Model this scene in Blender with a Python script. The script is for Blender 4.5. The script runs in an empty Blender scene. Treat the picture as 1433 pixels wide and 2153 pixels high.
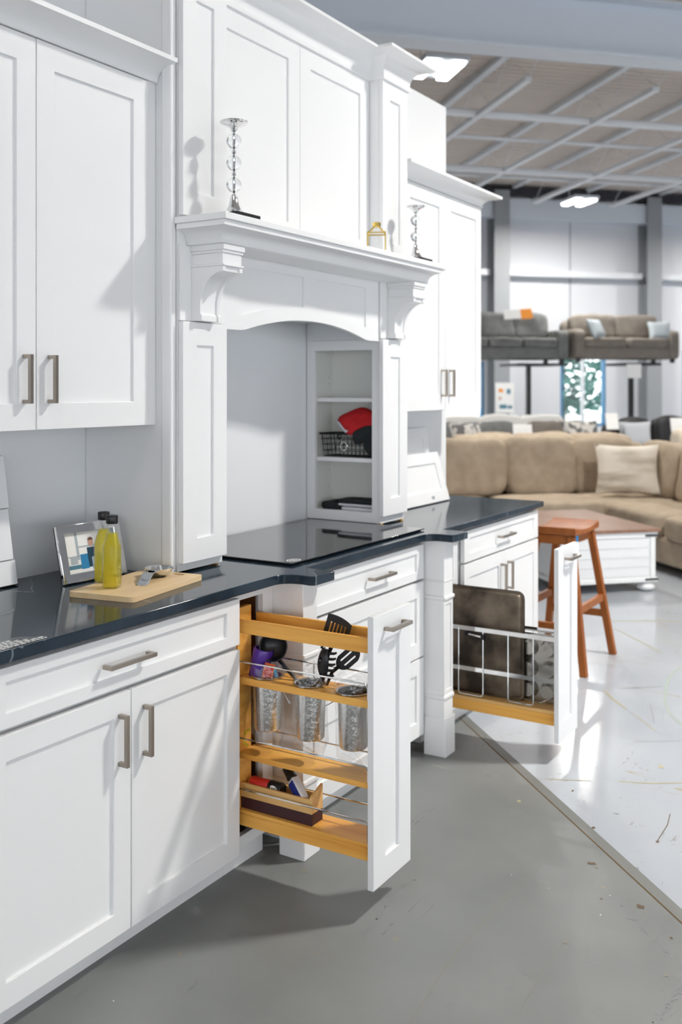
import bpy, bmesh, math, random
from mathutils import Matrix, Vector, noise as mnoise
random.seed(7)
R = math.radians
Q = math.sqrt(.5)
SC = bpy.context.scene
COL = SC.collection

# ------------------------------------------------------------------ camera, world, exposure
cam_data = bpy.data.cameras.new('camera')
cam = bpy.data.objects.new('camera', cam_data)
COL.objects.link(cam)
cam.location = (0, 0, 1.51)
cam.rotation_euler = (R(90), 0, R(31.5))
cam_data.sensor_fit = 'HORIZONTAL'
cam_data.sensor_width = 24
cam_data.lens = 24 * 2085 / 1433
cam_data.shift_y = -(1076.5 - 816) / 1433
cam_data.clip_end = 200
cam_data.dof.use_dof = True
cam_data.dof.focus_distance = 2.75
cam_data.dof.aperture_fstop = 3.0
SC.camera = cam

world = bpy.data.worlds.new('world')
SC.world = world
world.use_nodes = True
world.node_tree.nodes['Background'].inputs[0].default_value = (.92, .955, 1, 1)
world.node_tree.nodes['Background'].inputs[1].default_value = 3.2
SC.view_settings.view_transform = 'Standard'
SC.view_settings.look = 'None'
SC.view_settings.gamma = 1
SC.view_settings.use_curve_mapping = False
SC.view_settings.exposure = 0.02
SC.cycles.use_denoising = True
SC.cycles.max_bounces = 6
SC.cycles.diffuse_bounces = 4
SC.cycles.glossy_bounces = 3
SC.cycles.transmission_bounces = 5
SC.cycles.transparent_max_bounces = 8
SC.cycles.use_adaptive_sampling = True
SC.cycles.adaptive_threshold = .08
SC.cycles.adaptive_min_samples = 12
SC.cycles.caustics_reflective = False
SC.cycles.caustics_refractive = False
SC.cycles.sample_clamp_indirect = 6
LAMP_POWER = 175.0
LAMP_COLOR = (1.0, .965, .91)

# ------------------------------------------------------------------ materials
MATS = {}
def mat(name, col, rough=.5, metal=0, noise=None, spec=.5, bump=None, coat=0, emit=None, alpha=1, trans=0, ior=1.45):
    """noise = (scale xyz, colour2, detail, low, high); bump = (scale, strength)"""
    m = bpy.data.materials.new(name); m.use_nodes = True
    nt = m.node_tree; b = nt.nodes['Principled BSDF']
    c4 = (*col, 1)
    b.inputs['Base Color'].default_value = c4
    b.inputs['Roughness'].default_value = rough
    b.inputs['Metallic'].default_value = metal
    b.inputs['Specular IOR Level'].default_value = spec
    b.inputs['Coat Weight'].default_value = coat
    b.inputs['Coat Roughness'].default_value = .08
    b.inputs['Transmission Weight'].default_value = trans
    b.inputs['IOR'].default_value = ior
    b.inputs['Alpha'].default_value = alpha
    if emit:
        b.inputs['Emission Color'].default_value = (*emit[0], 1)
        b.inputs['Emission Strength'].default_value = emit[1]
    if noise or bump:
        tc = nt.nodes.new('ShaderNodeTexCoord')
    if noise:
        sc, c2, det, lo, hi = noise
        mp = nt.nodes.new('ShaderNodeMapping'); mp.inputs['Scale'].default_value = sc
        n = nt.nodes.new('ShaderNodeTexNoise'); n.inputs['Scale'].default_value = 1; n.inputs['Detail'].default_value = det
        r = nt.nodes.new('ShaderNodeValToRGB')
        r.color_ramp.elements[0].position = lo; r.color_ramp.elements[0].color = c4
        r.color_ramp.elements[1].position = hi; r.color_ramp.elements[1].color = (*c2, 1)
        nt.links.new(tc.outputs['Object'], mp.inputs[0]); nt.links.new(mp.outputs[0], n.inputs['Vector'])
        nt.links.new(n.outputs[0], r.inputs[0]); nt.links.new(r.outputs[0], b.inputs['Base Color'])
    if bump:
        n2 = nt.nodes.new('ShaderNodeTexNoise'); n2.inputs['Scale'].default_value = bump[0]; n2.inputs['Detail'].default_value = 3
        bp = nt.nodes.new('ShaderNodeBump'); bp.inputs['Strength'].default_value = bump[1]; bp.inputs['Distance'].default_value = .01
        nt.links.new(tc.outputs['Object'], n2.inputs['Vector'])
        nt.links.new(n2.outputs[0], bp.inputs['Height']); nt.links.new(bp.outputs[0], b.inputs['Normal'])
    MATS[name] = m
    return m

WHITE = mat('white_paint', (.84, .845, .85), .32)
PANELW = mat('white_panel', (.80, .81, .82), .4)
WALLP = mat('display_wall_paint', (.78, .80, .82), .6)
CREAM = mat('cabinet_interior', (.88, .89, .85), .5)
NICKEL = mat('brushed_nickel', (.40, .35, .30), .3, 1)
CHROME = mat('chrome', (.82, .83, .84), .08, 1)
STEEL = mat('stainless_steel', (.78, .77, .75), .2, 1, noise=((90, 90, 1.5), (.62, .61, .6), 2, .35, .65))
MAPLE = mat('maple_wood', (.93, .50, .11), .4, 0, noise=((2.2, 18, 34), (.70, .29, .045), 6, .32, .72), spec=.4)
MAPLE_L = mat('pale_maple', (.84, .52, .2), .45, 0, noise=((4, 40, 40), (.72, .40, .13), 4, .3, .7))
INTWOOD = mat('cabinet_box_wood', (.36, .16, .055), .55, 0, noise=((8, 8, 2), (.22, .09, .03), 3, .3, .7))
DARKRED = mat('dark_red_wood', (.05, .015, .018), .5)
BLACKP = mat('black_plastic', (.012, .012, .014), .35)
BLACKM = mat('black_metal', (.01, .01, .011), .4)
STOOLW = mat('stool_wood', (.36, .115, .024), .4, 0, noise=((20, 20, 3), (.25, .068, .013), 4, .3, .7), spec=.3)
TOPWOOD = mat('table_top_wood', (.30, .16, .10), .35, 0, noise=((3, 30, 10), (.20, .09, .05), 4, .3, .7), coat=.2)
BAMBOO = mat('bamboo', (.84, .63, .37), .42, 0, noise=((30, 5, 30), (.76, .53, .28), 3, .3, .7))
TAN = mat('tan_fabric', (.48, .395, .30), .9, 0, noise=((9, 9, 9), (.39, .315, .235), 5, .3, .7), spec=.15, bump=(120, .25))
BROWNF = mat('taupe_fabric', (.23, .205, .18), .9, 0, noise=((9, 9, 9), (.185, .165, .145), 5, .3, .7), spec=.15)
GREYF = mat('grey_fabric', (.185, .19, .188), .9, 0, noise=((9, 9, 9), (.145, .15, .148), 5, .3, .7), spec=.15)
LGREYF = mat('light_grey_fabric', (.45, .47, .5), .9, spec=.15)
BLUEGREYF = mat('blue_grey_fabric', (.36, .40, .43), .9, spec=.15)
DARKF = mat('black_leather', (.02, .02, .022), .5)
CREAMF = mat('cream_fabric', (.66, .58, .48), .9, spec=.15)
WHITEF = mat('white_fabric', (.78, .77, .75), .9, spec=.15)
PAPER = mat('white_card', (.85, .85, .84), .6)
ORANGE = mat('orange_card', (.85, .30, .03), .6)
BLUETAG = mat('blue_card', (.03, .32, .75), .6)
GOLD = mat('gold_metal', (.85, .62, .17), .22, 1)
GLASS = mat('crystal_glass', (.97, .99, 1), .02, 0, trans=1, ior=1.45)
REDC = mat('red_cotton', (.62, .015, .02), .8, 0, noise=((40, 40, 40), (.48, .01, .015), 3, .3, .7))
BLACKC = mat('black_cotton', (.015, .02, .022), .9)
GREYC = mat('grey_white_cotton', (.62, .62, .66), .9)
PURPLE = mat('purple_plastic', (.10, .035, .33), .25)
REDP = mat('red_plastic', (.62, .03, .02), .35)
ORANGEP = mat('orange_plastic', (.85, .17, .03), .4)
CYANP = mat('blue_plastic', (.02, .33, .62), .3)
YELLOWP = mat('yellow_plastic', (.72, .55, .05), .4)
NAVY = mat('navy_label', (.015, .03, .22), .4)
GREYL = mat('silver_label', (.7, .7, .72), .3)
GLOSSBLK = mat('black_ceramic_glass', (.006, .007, .008), .03, coat=.4)
BEAM = mat('painted_steel_beam', (.70, .76, .84), .5)
DECK = mat('roof_deck', (.68, .61, .56), .7)
BARW = mat('white_painted_steel', (.76, .79, .83), .5)
GAPSHADE = mat('painted_gap_shade', (.05, .05, .06), .9)  # shade of the gap under the roof, put into a dark colour
BACKWALL = mat('metal_wall_panel', (.70, .72, .76), .6)
STEELCOL = mat('grey_steel_column', (.33, .35, .37), .5)
TILE = mat('white_ceramic_tile', (.86, .88, .90), .15)
GROUT = mat('grey_grout', (.45, .46, .46), .8)
SKIN = mat('print_skin', (.62, .36, .27), .6)
PNAVY = mat('print_navy', (.01, .05, .09), .4)
PBLUE = mat('print_blue', (.02, .22, .45), .4)
PTEAL = mat('print_teal', (.08, .22, .30), .4)
PGREY = mat('print_grey', (.40, .46, .50), .4)
PHAIR = mat('print_hair', (.16, .09, .06), .6)
LEAF = mat('outdoor_leaf', (.05, .16, .13), .6)
TRUNK = mat('outdoor_bark', (.08, .06, .05), .9)
GRASS = mat('outdoor_ground', (.45, .45, .42), .9)
LAMPE = mat('lamp_diffuser', (1, 1, 1), .5, emit=((.93, .98, 1), 14)); LAMPE.cycles.emission_sampling = 'NONE'
CUP = mat('muffin_tin', (.52, .51, .48), .3, .95)
WINFRAME = mat('blue_window_frame', (.08, .25, .45), .4)

def clear_material(name, tint, gloss=.08, body=0, bodycol=(1, 1, 1)):
    m = bpy.data.materials.new(name); m.use_nodes = True
    nt = m.node_tree; nt.nodes.remove(nt.nodes['Principled BSDF']); out = nt.nodes['Material Output']
    t = nt.nodes.new('ShaderNodeBsdfTransparent'); t.inputs[0].default_value = (*tint, 1)
    g = nt.nodes.new('ShaderNodeBsdfGlossy'); g.inputs['Roughness'].default_value = .04
    lw = nt.nodes.new('ShaderNodeLayerWeight'); lw.inputs[0].default_value = .35
    ad = nt.nodes.new('ShaderNodeMath'); ad.operation = 'MULTIPLY_ADD'; ad.inputs[1].default_value = .75; ad.inputs[2].default_value = gloss
    ad.use_clamp = True
    nt.links.new(lw.outputs['Facing'], ad.inputs[0])
    pw = nt.nodes.new('ShaderNodeMath'); pw.operation = 'MULTIPLY'
    nt.links.new(ad.outputs[0], pw.inputs[0]); nt.links.new(ad.outputs[0], pw.inputs[1])
    base = t.outputs[0]
    if name.startswith('yellow'):
        rf = nt.nodes.new('ShaderNodeBsdfRefraction'); rf.inputs['Color'].default_value = (*tint, 1); rf.inputs['Roughness'].default_value = .02; rf.inputs['IOR'].default_value = 1.3
        mr = nt.nodes.new('ShaderNodeMixShader'); mr.inputs[0].default_value = .3
        nt.links.new(t.outputs[0], mr.inputs[1]); nt.links.new(rf.outputs[0], mr.inputs[2]); base = mr.outputs[0]
    if body:
        d = nt.nodes.new('ShaderNodeBsdfTranslucent'); d.inputs[0].default_value = (*bodycol, 1)
        e = nt.nodes.new('ShaderNodeBsdfDiffuse'); e.inputs[0].default_value = (*bodycol, 1)
        m0 = nt.nodes.new('ShaderNodeMixShader'); nt.links.new(d.outputs[0], m0.inputs[1]); nt.links.new(e.outputs[0], m0.inputs[2])
        m1 = nt.nodes.new('ShaderNodeMixShader'); m1.inputs[0].default_value = body
        nt.links.new(base, m1.inputs[1]); nt.links.new(m0.outputs[0], m1.inputs[2]); base = m1.outputs[0]
    mx = nt.nodes.new('ShaderNodeMixShader')
    nt.links.new(pw.outputs[0], mx.inputs[0]); nt.links.new(base, mx.inputs[1]); nt.links.new(g.outputs[0], mx.inputs[2]); nt.links.new(mx.outputs[0], out.inputs[0])
    return m
CLEAR = clear_material('clear_plastic', (.99, 1, .99))
OIL = clear_material('yellow_oil', (1, .94, .42), .0, .30, (1, .88, .12))

def film_material():
    m = bpy.data.materials.new('plastic_film'); m.use_nodes = True
    nt = m.node_tree; nt.nodes.remove(nt.nodes['Principled BSDF'])
    out = nt.nodes['Material Output']
    t = nt.nodes.new('ShaderNodeBsdfTransparent'); g = nt.nodes.new('ShaderNodeBsdfGlossy')
    g.inputs['Roughness'].default_value = .12; g.inputs['Color'].default_value = (.95, .95, .95, 1)
    tc = nt.nodes.new('ShaderNodeTexCoord'); n = nt.nodes.new('ShaderNodeTexNoise'); n.inputs['Scale'].default_value = 75
    n.inputs['Detail'].default_value = 3
    bp = nt.nodes.new('ShaderNodeBump'); bp.inputs['Strength'].default_value = 1; bp.inputs['Distance'].default_value = .006
    nt.links.new(tc.outputs['Object'], n.inputs['Vector']); nt.links.new(n.outputs[0], bp.inputs['Height'])
    nt.links.new(bp.outputs[0], g.inputs['Normal'])
    mx = nt.nodes.new('ShaderNodeMixShader'); mx.inputs[0].default_value = .15
    nt.links.new(t.outputs[0], mx.inputs[1]); nt.links.new(g.outputs[0], mx.inputs[2]); nt.links.new(mx.outputs[0], out.inputs[0])
    return m
FILM = film_material()

def counter_material():
    m = mat('dark_quartz', (.030, .040, .052), .09, spec=.38)
    nt = m.node_tree; b = nt.nodes['Principled BSDF']
    tc = nt.nodes.new('ShaderNodeTexCoord')
    n = nt.nodes.new('ShaderNodeTexNoise'); n.inputs['Scale'].default_value = 7; n.inputs['Detail'].default_value = 5
    r = nt.nodes.new('ShaderNodeValToRGB')
    r.color_ramp.elements[0].position = .3; r.color_ramp.elements[0].color = (.008, .017, .029, 1)
    r.color_ramp.elements[1].position = .75; r.color_ramp.elements[1].color = (.022, .040, .060, 1)
    nt.links.new(tc.outputs['Object'], n.inputs['Vector']); nt.links.new(n.outputs[0], r.inputs[0])
    # thin pale veins: broken crack lines
    n2 = nt.nodes.new('ShaderNodeTexNoise'); n2.inputs['Scale'].default_value = 9; n2.inputs['Detail'].default_value = 4
    ms = nt.nodes.new('ShaderNodeVectorMath'); ms.operation = 'MULTIPLY_ADD'; ms.inputs[1].default_value = (.07, .07, .07)
    vo = nt.nodes.new('ShaderNodeTexVoronoi'); vo.feature = 'DISTANCE_TO_EDGE'; vo.inputs['Scale'].default_value = 1.9
    lt = nt.nodes.new('ShaderNodeMath'); lt.operation = 'LESS_THAN'; lt.inputs[1].default_value = .0035
    n3 = nt.nodes.new('ShaderNodeTexNoise'); n3.inputs['Scale'].default_value = 3.5; n3.inputs['Detail'].default_value = 2
    gt = nt.nodes.new('ShaderNodeMath'); gt.operation = 'GREATER_THAN'; gt.inputs[1].default_value = .54
    v = nt.nodes.new('ShaderNodeMath'); v.operation = 'MULTIPLY'
    nt.links.new(tc.outputs['Object'], n2.inputs['Vector']); nt.links.new(tc.outputs['Object'], n3.inputs['Vector'])
    nt.links.new(n2.outputs['Color'], ms.inputs[0]); nt.links.new(tc.outputs['Object'], ms.inputs[2]); nt.links.new(ms.outputs[0], vo.inputs['Vector'])
    nt.links.new(vo.outputs['Distance'], lt.inputs[0]); nt.links.new(n3.outputs[0], gt.inputs[0]); nt.links.new(lt.outputs[0], v.inputs[0]); nt.links.new(gt.outputs[0], v.inputs[1])
    mx = nt.nodes.new('ShaderNodeMix'); mx.data_type = 'RGBA'
    mx.inputs[7].default_value = (.16, .19, .21, 1)
    nt.links.new(v.outputs[0], mx.inputs[0]); nt.links.new(r.outputs[0], mx.inputs[6]); nt.links.new(mx.outputs[2], b.inputs['Base Color'])
    return m
QUARTZ = counter_material()

def floor_material(name, c1, c2, rough, scuff, scuffcol, lo=.62):
    m = mat(name, c1, rough)
    nt = m.node_tree; b = nt.nodes['Principled BSDF']
    tc = nt.nodes.new('ShaderNodeTexCoord')
    n = nt.nodes.new('ShaderNodeTexNoise'); n.inputs['Scale'].default_value = 1.6; n.inputs['Detail'].default_value = 7
    r = nt.nodes.new('ShaderNodeValToRGB')
    r.color_ramp.elements[0].position = .3; r.color_ramp.elements[0].color = (*c1, 1)
    r.color_ramp.elements[1].position = .7; r.color_ramp.elements[1].color = (*c2, 1)
    nt.links.new(tc.outputs['Object'], n.inputs['Vector']); nt.links.new(n.outputs[0], r.inputs[0])
    cur = r.outputs[0]
    for k, (scale, dist, width, gate) in enumerate(scuff):
        mp = nt.nodes.new('ShaderNodeMapping'); mp.inputs['Rotation'].default_value = (0, 0, R(20 + 63 * k)); mp.inputs['Scale'].default_value = scale
        mp.inputs['Location'].default_value = (3.1 * k, 1.7 * k, 0)
        a1 = nt.nodes.new('ShaderNodeTexNoise'); a1.inputs['Scale'].default_value = 1; a1.inputs['Detail'].default_value = 2; a1.inputs['Distortion'].default_value = dist
        sb = nt.nodes.new('ShaderNodeMath'); sb.operation = 'SUBTRACT'; sb.inputs[1].default_value = .5
        ab = nt.nodes.new('ShaderNodeMath'); ab.operation = 'ABSOLUTE'
        lt = nt.nodes.new('ShaderNodeMath'); lt.operation = 'LESS_THAN'; lt.inputs[1].default_value = width
        g = nt.nodes.new('ShaderNodeTexNoise'); g.inputs['Scale'].default_value = 2.3 + k; g.inputs['Detail'].default_value = 6
        gt = nt.nodes.new('ShaderNodeMath'); gt.operation = 'GREATER_THAN'; gt.inputs[1].default_value = gate
        ml = nt.nodes.new('ShaderNodeMath'); ml.operation = 'MULTIPLY'
        nt.links.new(tc.outputs['Object'], mp.inputs[0]); nt.links.new(mp.outputs[0], a1.inputs['Vector'])
        nt.links.new(a1.outputs[0], sb.inputs[0]); nt.links.new(sb.outputs[0], ab.inputs[0]); nt.links.new(ab.outputs[0], lt.inputs[0])
        nt.links.new(mp.outputs[0], g.inputs['Vector']); nt.links.new(tc.outputs['Object'], g.inputs['Vector']); nt.links.new(g.outputs[0], gt.inputs[0])
        nt.links.new(lt.outputs[0], ml.inputs[0]); nt.links.new(gt.outputs[0], ml.inputs[1])
        mx = nt.nodes.new('ShaderNodeMix'); mx.data_type = 'RGBA'; mx.inputs[7].default_value = (*scuffcol[k], 1)
        nt.links.new(ml.outputs[0], mx.inputs[0]); nt.links.new(cur, mx.inputs[6]); cur = mx.outputs[2]
    # chips: sparse small spots
    vo = nt.nodes.new('ShaderNodeTexNoise'); vo.inputs['Scale'].default_value = 22; vo.inputs['Detail'].default_value = 4
    gt = nt.nodes.new('ShaderNodeMath'); gt.operation = 'GREATER_THAN'; gt.inputs[1].default_value = lo + .12
    nt.links.new(tc.outputs['Object'], vo.inputs['Vector']); nt.links.new(vo.outputs[0], gt.inputs[0])
    mx = nt.nodes.new('ShaderNodeMix'); mx.data_type = 'RGBA'; mx.inputs[7].default_value = (.30, .24, .17, 1)
    nt.links.new(gt.outputs[0], mx.inputs[0]); nt.links.new(cur, mx.inputs[6]); nt.links.new(mx.outputs[2], b.inputs['Base Color'])
    return m
FLOORG = floor_material('grey_floor_paint', (.180, .190, .188), (.246, .255, .248), .42,
                        [((.5, 9, 1), .0, .0008, .60), ((30, 2, 1), 0, .004, .66)], [(.29, .275, .24), (.15, .15, .15)])
FLOORL = floor_material('pale_floor_paint', (.42, .455, .50), (.48, .51, .55), .14,
                        [((.35, 3.2, 1), .1, .0016, .56), ((25, 2, 1), 0, .006, .64)], [(.42, .40, .30), (.38, .38, .38)])

# ------------------------------------------------------------------ mesh helpers
class MB:
    def __init__(self, M=None):
        self.v = []; self.f = []; self.mi = []; self.M = M; self.cur = 0
    def add(self, vs, fs):
        o = len(self.v)
        self.v += [Vector(p) for p in vs]
        for f in fs:
            self.f.append([i + o for i in f]); self.mi.append(self.cur)
        return self
    def box(self, x0, x1, y0, y1, z0, z1):
        return self.add([(x0, y0, z0), (x1, y0, z0), (x1, y1, z0), (x0, y1, z0), (x0, y0, z1), (x1, y0, z1), (x1, y1, z1), (x0, y1, z1)],
                        [(0, 3, 2, 1), (4, 5, 6, 7), (0, 1, 5, 4), (1, 2, 6, 5), (2, 3, 7, 6), (3, 0, 4, 7)])
    def prism(self, poly, lo, hi, axis='z'):
        """poly: 2d points ccw; axis z:(x,y) y:(x,z) x:(y,z)"""
        def P(p, h):
            return {'z': (p[0], p[1], h), 'y': (p[0], h, p[1]), 'x': (h, p[0], p[1])}[axis]
        n = len(poly)
        vs = [P(p, lo) for p in poly] + [P(p, hi) for p in poly]
        fs = [tuple(range(n)), tuple(range(n, 2 * n))] + [(i, (i + 1) % n, n + (i + 1) % n, n + i) for i in range(n)]
        return self.add(vs, fs)
    def lathe(self, prof, c=(0, 0, 0), n=24, M=None):
        vs = []; fs = []
        for r, z in prof:
            for k in range(n):
                t = 2 * math.pi * k / n
                p = Vector((r * math.cos(t), r * math.sin(t), z))
                if M: p = M @ p
                vs.append(p + Vector(c))
        for i in range(len(prof) - 1):
            for k in range(n):
                fs.append((i * n + k, i * n + (k + 1) % n, (i + 1) * n + (k + 1) % n, (i + 1) * n + k))
        fs.append(tuple(reversed(range(n)))); fs.append(tuple((len(prof) - 1) * n + k for k in range(n)))
        return self.add(vs, fs)
    def tube(self, pts, r, n=8, closed=False):
        pts = [Vector(p) for p in pts]; m = len(pts); vs = []; fs = []
        up = Vector((.13, .29, .95)).normalized()
        for i, p in enumerate(pts):
            a = pts[(i - 1) % m] if (closed or i > 0) else p
            b = pts[(i + 1) % m] if (closed or i < m - 1) else p
            t = (b - a).normalized()
            u = t.cross(up)
            if u.length < .05: u = t.cross(Vector((1, 0, 0)))
            u.normalize(); w = t.cross(u)
            rr = r[i] if isinstance(r, (list, tuple)) else r
            for k in range(n):
                q = 2 * math.pi * k / n
                vs.append(p + u * rr * math.cos(q) + w * rr * math.sin(q))
        for i in range(m if closed else m - 1):
            j = (i + 1) % m
            for k in range(n):
                fs.append((i * n + k, i * n + (k + 1) % n, j * n + (k + 1) % n, j * n + k))
        if not closed:
            fs.append(tuple(reversed(range(n)))); fs.append(tuple((m - 1) * n + k for k in range(n)))
        return self.add(vs, fs)
    def rbox(self, cx, cy, cz, sx, sy, sz, p=5, n=8, M=None):
        """puffy box: superellipsoid-like"""
        vs = []; fs = []
        def sp(t): return math.tan(t * math.pi / 4) if False else t
        idx = {}
        def V(a, b, c):
            k = (round(a, 4), round(b, 4), round(c, 4))
            if k not in idx:
                l = (abs(a) ** p + abs(b) ** p + abs(c) ** p) ** (1 / p)
                q = Vector((a / l * sx / 2, b / l * sy / 2, c / l * sz / 2))
                if M: q = M @ q
                vs.append(q + Vector((cx, cy, cz))); idx[k] = len(vs) - 1
            return idx[k]
        g = [-1 + 2 * i / n for i in range(n + 1)]
        for s in (-1, 1):
            for i in range(n):
                for j in range(n):
                    a, b, c, d = g[i], g[i + 1], g[j], g[j + 1]
                    for m in (lambda u, w: (s, u, w), lambda u, w: (u, s, w), lambda u, w: (u, w, s)):
                        fs.append([V(*m(a, c)), V(*m(b, c)), V(*m(b, d)), V(*m(a, d))])
        return self.add(vs, fs)
    def build(self, name, m, parent=None, smooth=False, bevel=0, angle=40):
        me = bpy.data.meshes.new(name)
        vs = [self.M @ p for p in self.v] if self.M else self.v
        me.from_pydata([tuple(p) for p in vs], [], self.f)
        ms = m if isinstance(m, (list, tuple)) else [m]
        for x in ms: me.materials.append(x)
        if len(ms) > 1: me.polygons.foreach_set('material_index', self.mi)
        bm = bmesh.new(); bm.from_mesh(me); bmesh.ops.recalc_face_normals(bm, faces=bm.faces); bm.to_mesh(me); bm.free()
        if smooth or bevel:
            me.shade_smooth(); me.set_sharp_from_angle(angle=R(angle))
        o = bpy.data.objects.new(name, me); COL.objects.link(o)
        if bevel:
            b = o.modifiers.new('bevel', 'BEVEL'); b.width = bevel; b.segments = 2; b.limit_method = 'ANGLE'; b.angle_limit = R(40)
        if parent: adopt(o, parent)
        return o

WORLDINV = {}
def adopt(o, parent):
    o.parent = parent
    if parent.name in WORLDINV: o.matrix_parent_inverse = WORLDINV[parent.name]

def thing(name, label, cat, loc=(0, 0, 0), group=None):
    o = bpy.data.objects.new(name, None); COL.objects.link(o)
    o.empty_display_size = .05
    o.location = loc
    WORLDINV[o.name] = Matrix.Translation(-Vector(loc))
    o['label'] = label; o['category'] = cat
    if group: o['group'] = group
    return o
def tag(o, label, cat, group=None):
    o['label'] = label; o['category'] = cat
    if group: o['group'] = group
    return o
def struct(o):
    o['kind'] = 'structure'; return o

def inst(name, me, loc, rot=(0, 0, 0), parent=None, scale=None):
    o = bpy.data.objects.new(name, me); COL.objects.link(o)
    if parent: adopt(o, parent)
    o.location = loc; o.rotation_euler = rot
    if scale: o.scale = scale
    return o

def mesh_only(mb, name, m, smooth=False):
    o = mb.build(name, m, smooth=smooth); me = o.data
    bpy.data.objects.remove(o); return me

# bar pulls: local x = out of the door, z = along the bar
def pull_mesh(L, out=.032, t=.0105):
    b = MB()
    b.box(out - t, out, -t / 2, t / 2, -L / 2, L / 2)
    for s in (-1, 1):
        c = s * (L / 2 - t / 2)
        b.box(-.0006, out - t, -t / 2, t / 2, c - t / 2, c + t / 2)
    return mesh_only(b, 'bar_pull', NICKEL)
PULL_V = pull_mesh(.135)
PULL_D = pull_mesh(.170)
PULL_S = pull_mesh(.120)

def frame_mesh(b, x0, x1, y0, y1, z0, z1, st, rl=None, ch=.004):
    """ring of stiles and rails whose front is at x1"""
    rl = rl or st
    o = [(y0, z0), (y1, z0), (y1, z1), (y0, z1)]
    i = [(y0 + st, z0 + rl), (y1 - st, z0 + rl), (y1 - st, z1 - rl), (y0 + st, z1 - rl)]
    vs = [(x1, *p) for p in o] + [(x1, *p) for p in i] + [(x0, *p) for p in i] + [(x0, *p) for p in o]
    fs = []
    for L0 in (0, 4, 8, 12):
        L1 = (L0 + 4) % 16
        for k in range(4):
            j = (k + 1) % 4
            fs.append((L0 + k, L0 + j, L1 + j, L1 + k))
    b.add(vs, fs)

def door(parent, name, xf, y0, y1, z0, z1, st=.062, rl=None, th=.02, pull=None, M=None, panel_mat=WHITE, m=WHITE):
    b = MB(M); frame_mesh(b, xf - th, xf, y0, y1, z0, z1, st, rl)
    d = b.build(name, m, parent, bevel=.0016)
    rl = rl or st
    p = MB(M).box(xf - th + .001, xf - .0085, y0 + st - .0005, y1 - st + .0005, z0 + rl - .0005, z1 - rl + .0005).build('panel', panel_mat, d)
    if pull:
        kind, yc, zc = pull
        if kind == 'v': inst('handle', PULL_V, (xf, yc, zc), parent=d)
        elif kind == 'd': inst('handle', PULL_D, (xf, yc, zc), (R(90), 0, 0), parent=d)
        elif kind == 's': inst('handle', PULL_S, (xf, yc, zc), (R(90), 0, 0), parent=d)
    return d

def sweep(b, path, prof):
    """path: xy polyline walked so that outward is on its right; prof: (offset, z)"""
    pts = [Vector(p) for p in path]; n = len(pts); offs = []
    for i in range(n):
        d0 = (pts[i] - pts[i - 1]).normalized() if i > 0 else None
        d1 = (pts[i + 1] - pts[i]).normalized() if i < n - 1 else None
        n0 = Vector((d0.y, -d0.x)) if d0 else None
        n1 = Vector((d1.y, -d1.x)) if d1 else None
        if n0 is None: offs.append(n1)
        elif n1 is None: offs.append(n0)
        else:
            k = (n0 + n1); offs.append(k / (1 + n0.dot(n1)))
    m = len(prof); vs = []; fs = []
    for i in range(n):
        for d, z in prof:
            q = pts[i] + offs[i] * d; vs.append((q.x, q.y, z))
    for i in range(n - 1):
        for k in range(m):
            j = (k + 1) % m
            fs.append((i * m + k, i * m + j, (i + 1) * m + j, (i + 1) * m + k))
    fs.append(tuple(range(m))); fs.append(tuple((n - 1) * m + k for k in range(m)))
    b.add(vs, fs)

def cove(z0, z1, d, back=-.012, bead=.012, fillet=.014, foot=.0):
    """crown profile: bead, concave cove, fillet"""
    pr = [(back, z0), (foot + .006, z0), (foot + .008, z0 + bead * .5), (foot + .004, z0 + bead)]
    h = z1 - fillet - (z0 + bead); w = d - (foot + .004)
    for k in range(1, 9):
        t = k / 8 * math.pi / 2
        pr.append((foot + .004 + w * (1 - math.cos(t)), z0 + bead + h * math.sin(t)))
    pr += [(d, z1), (back, z1)]
    return pr

# warehouse frame: local x = b (W2), local y = a (W1), turned 45 degrees from the kitchen run
MW = Matrix.Rotation(R(45), 4, 'Z')
def wp(a, b, z=0): return ((b - a) * Q, (a + b) * Q, z)
def MWat(a, b, z=0, rot=0): return Matrix.Translation(wp(a, b, z)) @ Matrix.Rotation(R(45 + rot), 4, 'Z')

# ------------------------------------------------------------------ setting
SEAM = 1.585
f1 = MB(MW); f1.box(-14, SEAM, -9, 22.5, -.1, 0)
struct(f1.build('floor', FLOORG))
f2 = MB(MW); f2.box(SEAM + .045, 26, -9, 22.5, -.1, 0)
struct(f2.build('floor', FLOORL))
f3 = MB(MW); f3.box(SEAM + .005, SEAM + .045, -9, 19.45, -.1, .0008)
t1 = struct(f3.build('trim_1', mat('seam_strip', (.185, .19, .18), .5)))
f3 = MB(MW); f3.box(SEAM, SEAM + .0048, -9, 19.45, -.1, .0006)
f3.build('crack_line', mat('seam_dirt', (.13, .08, .03), .9), t1)

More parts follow.
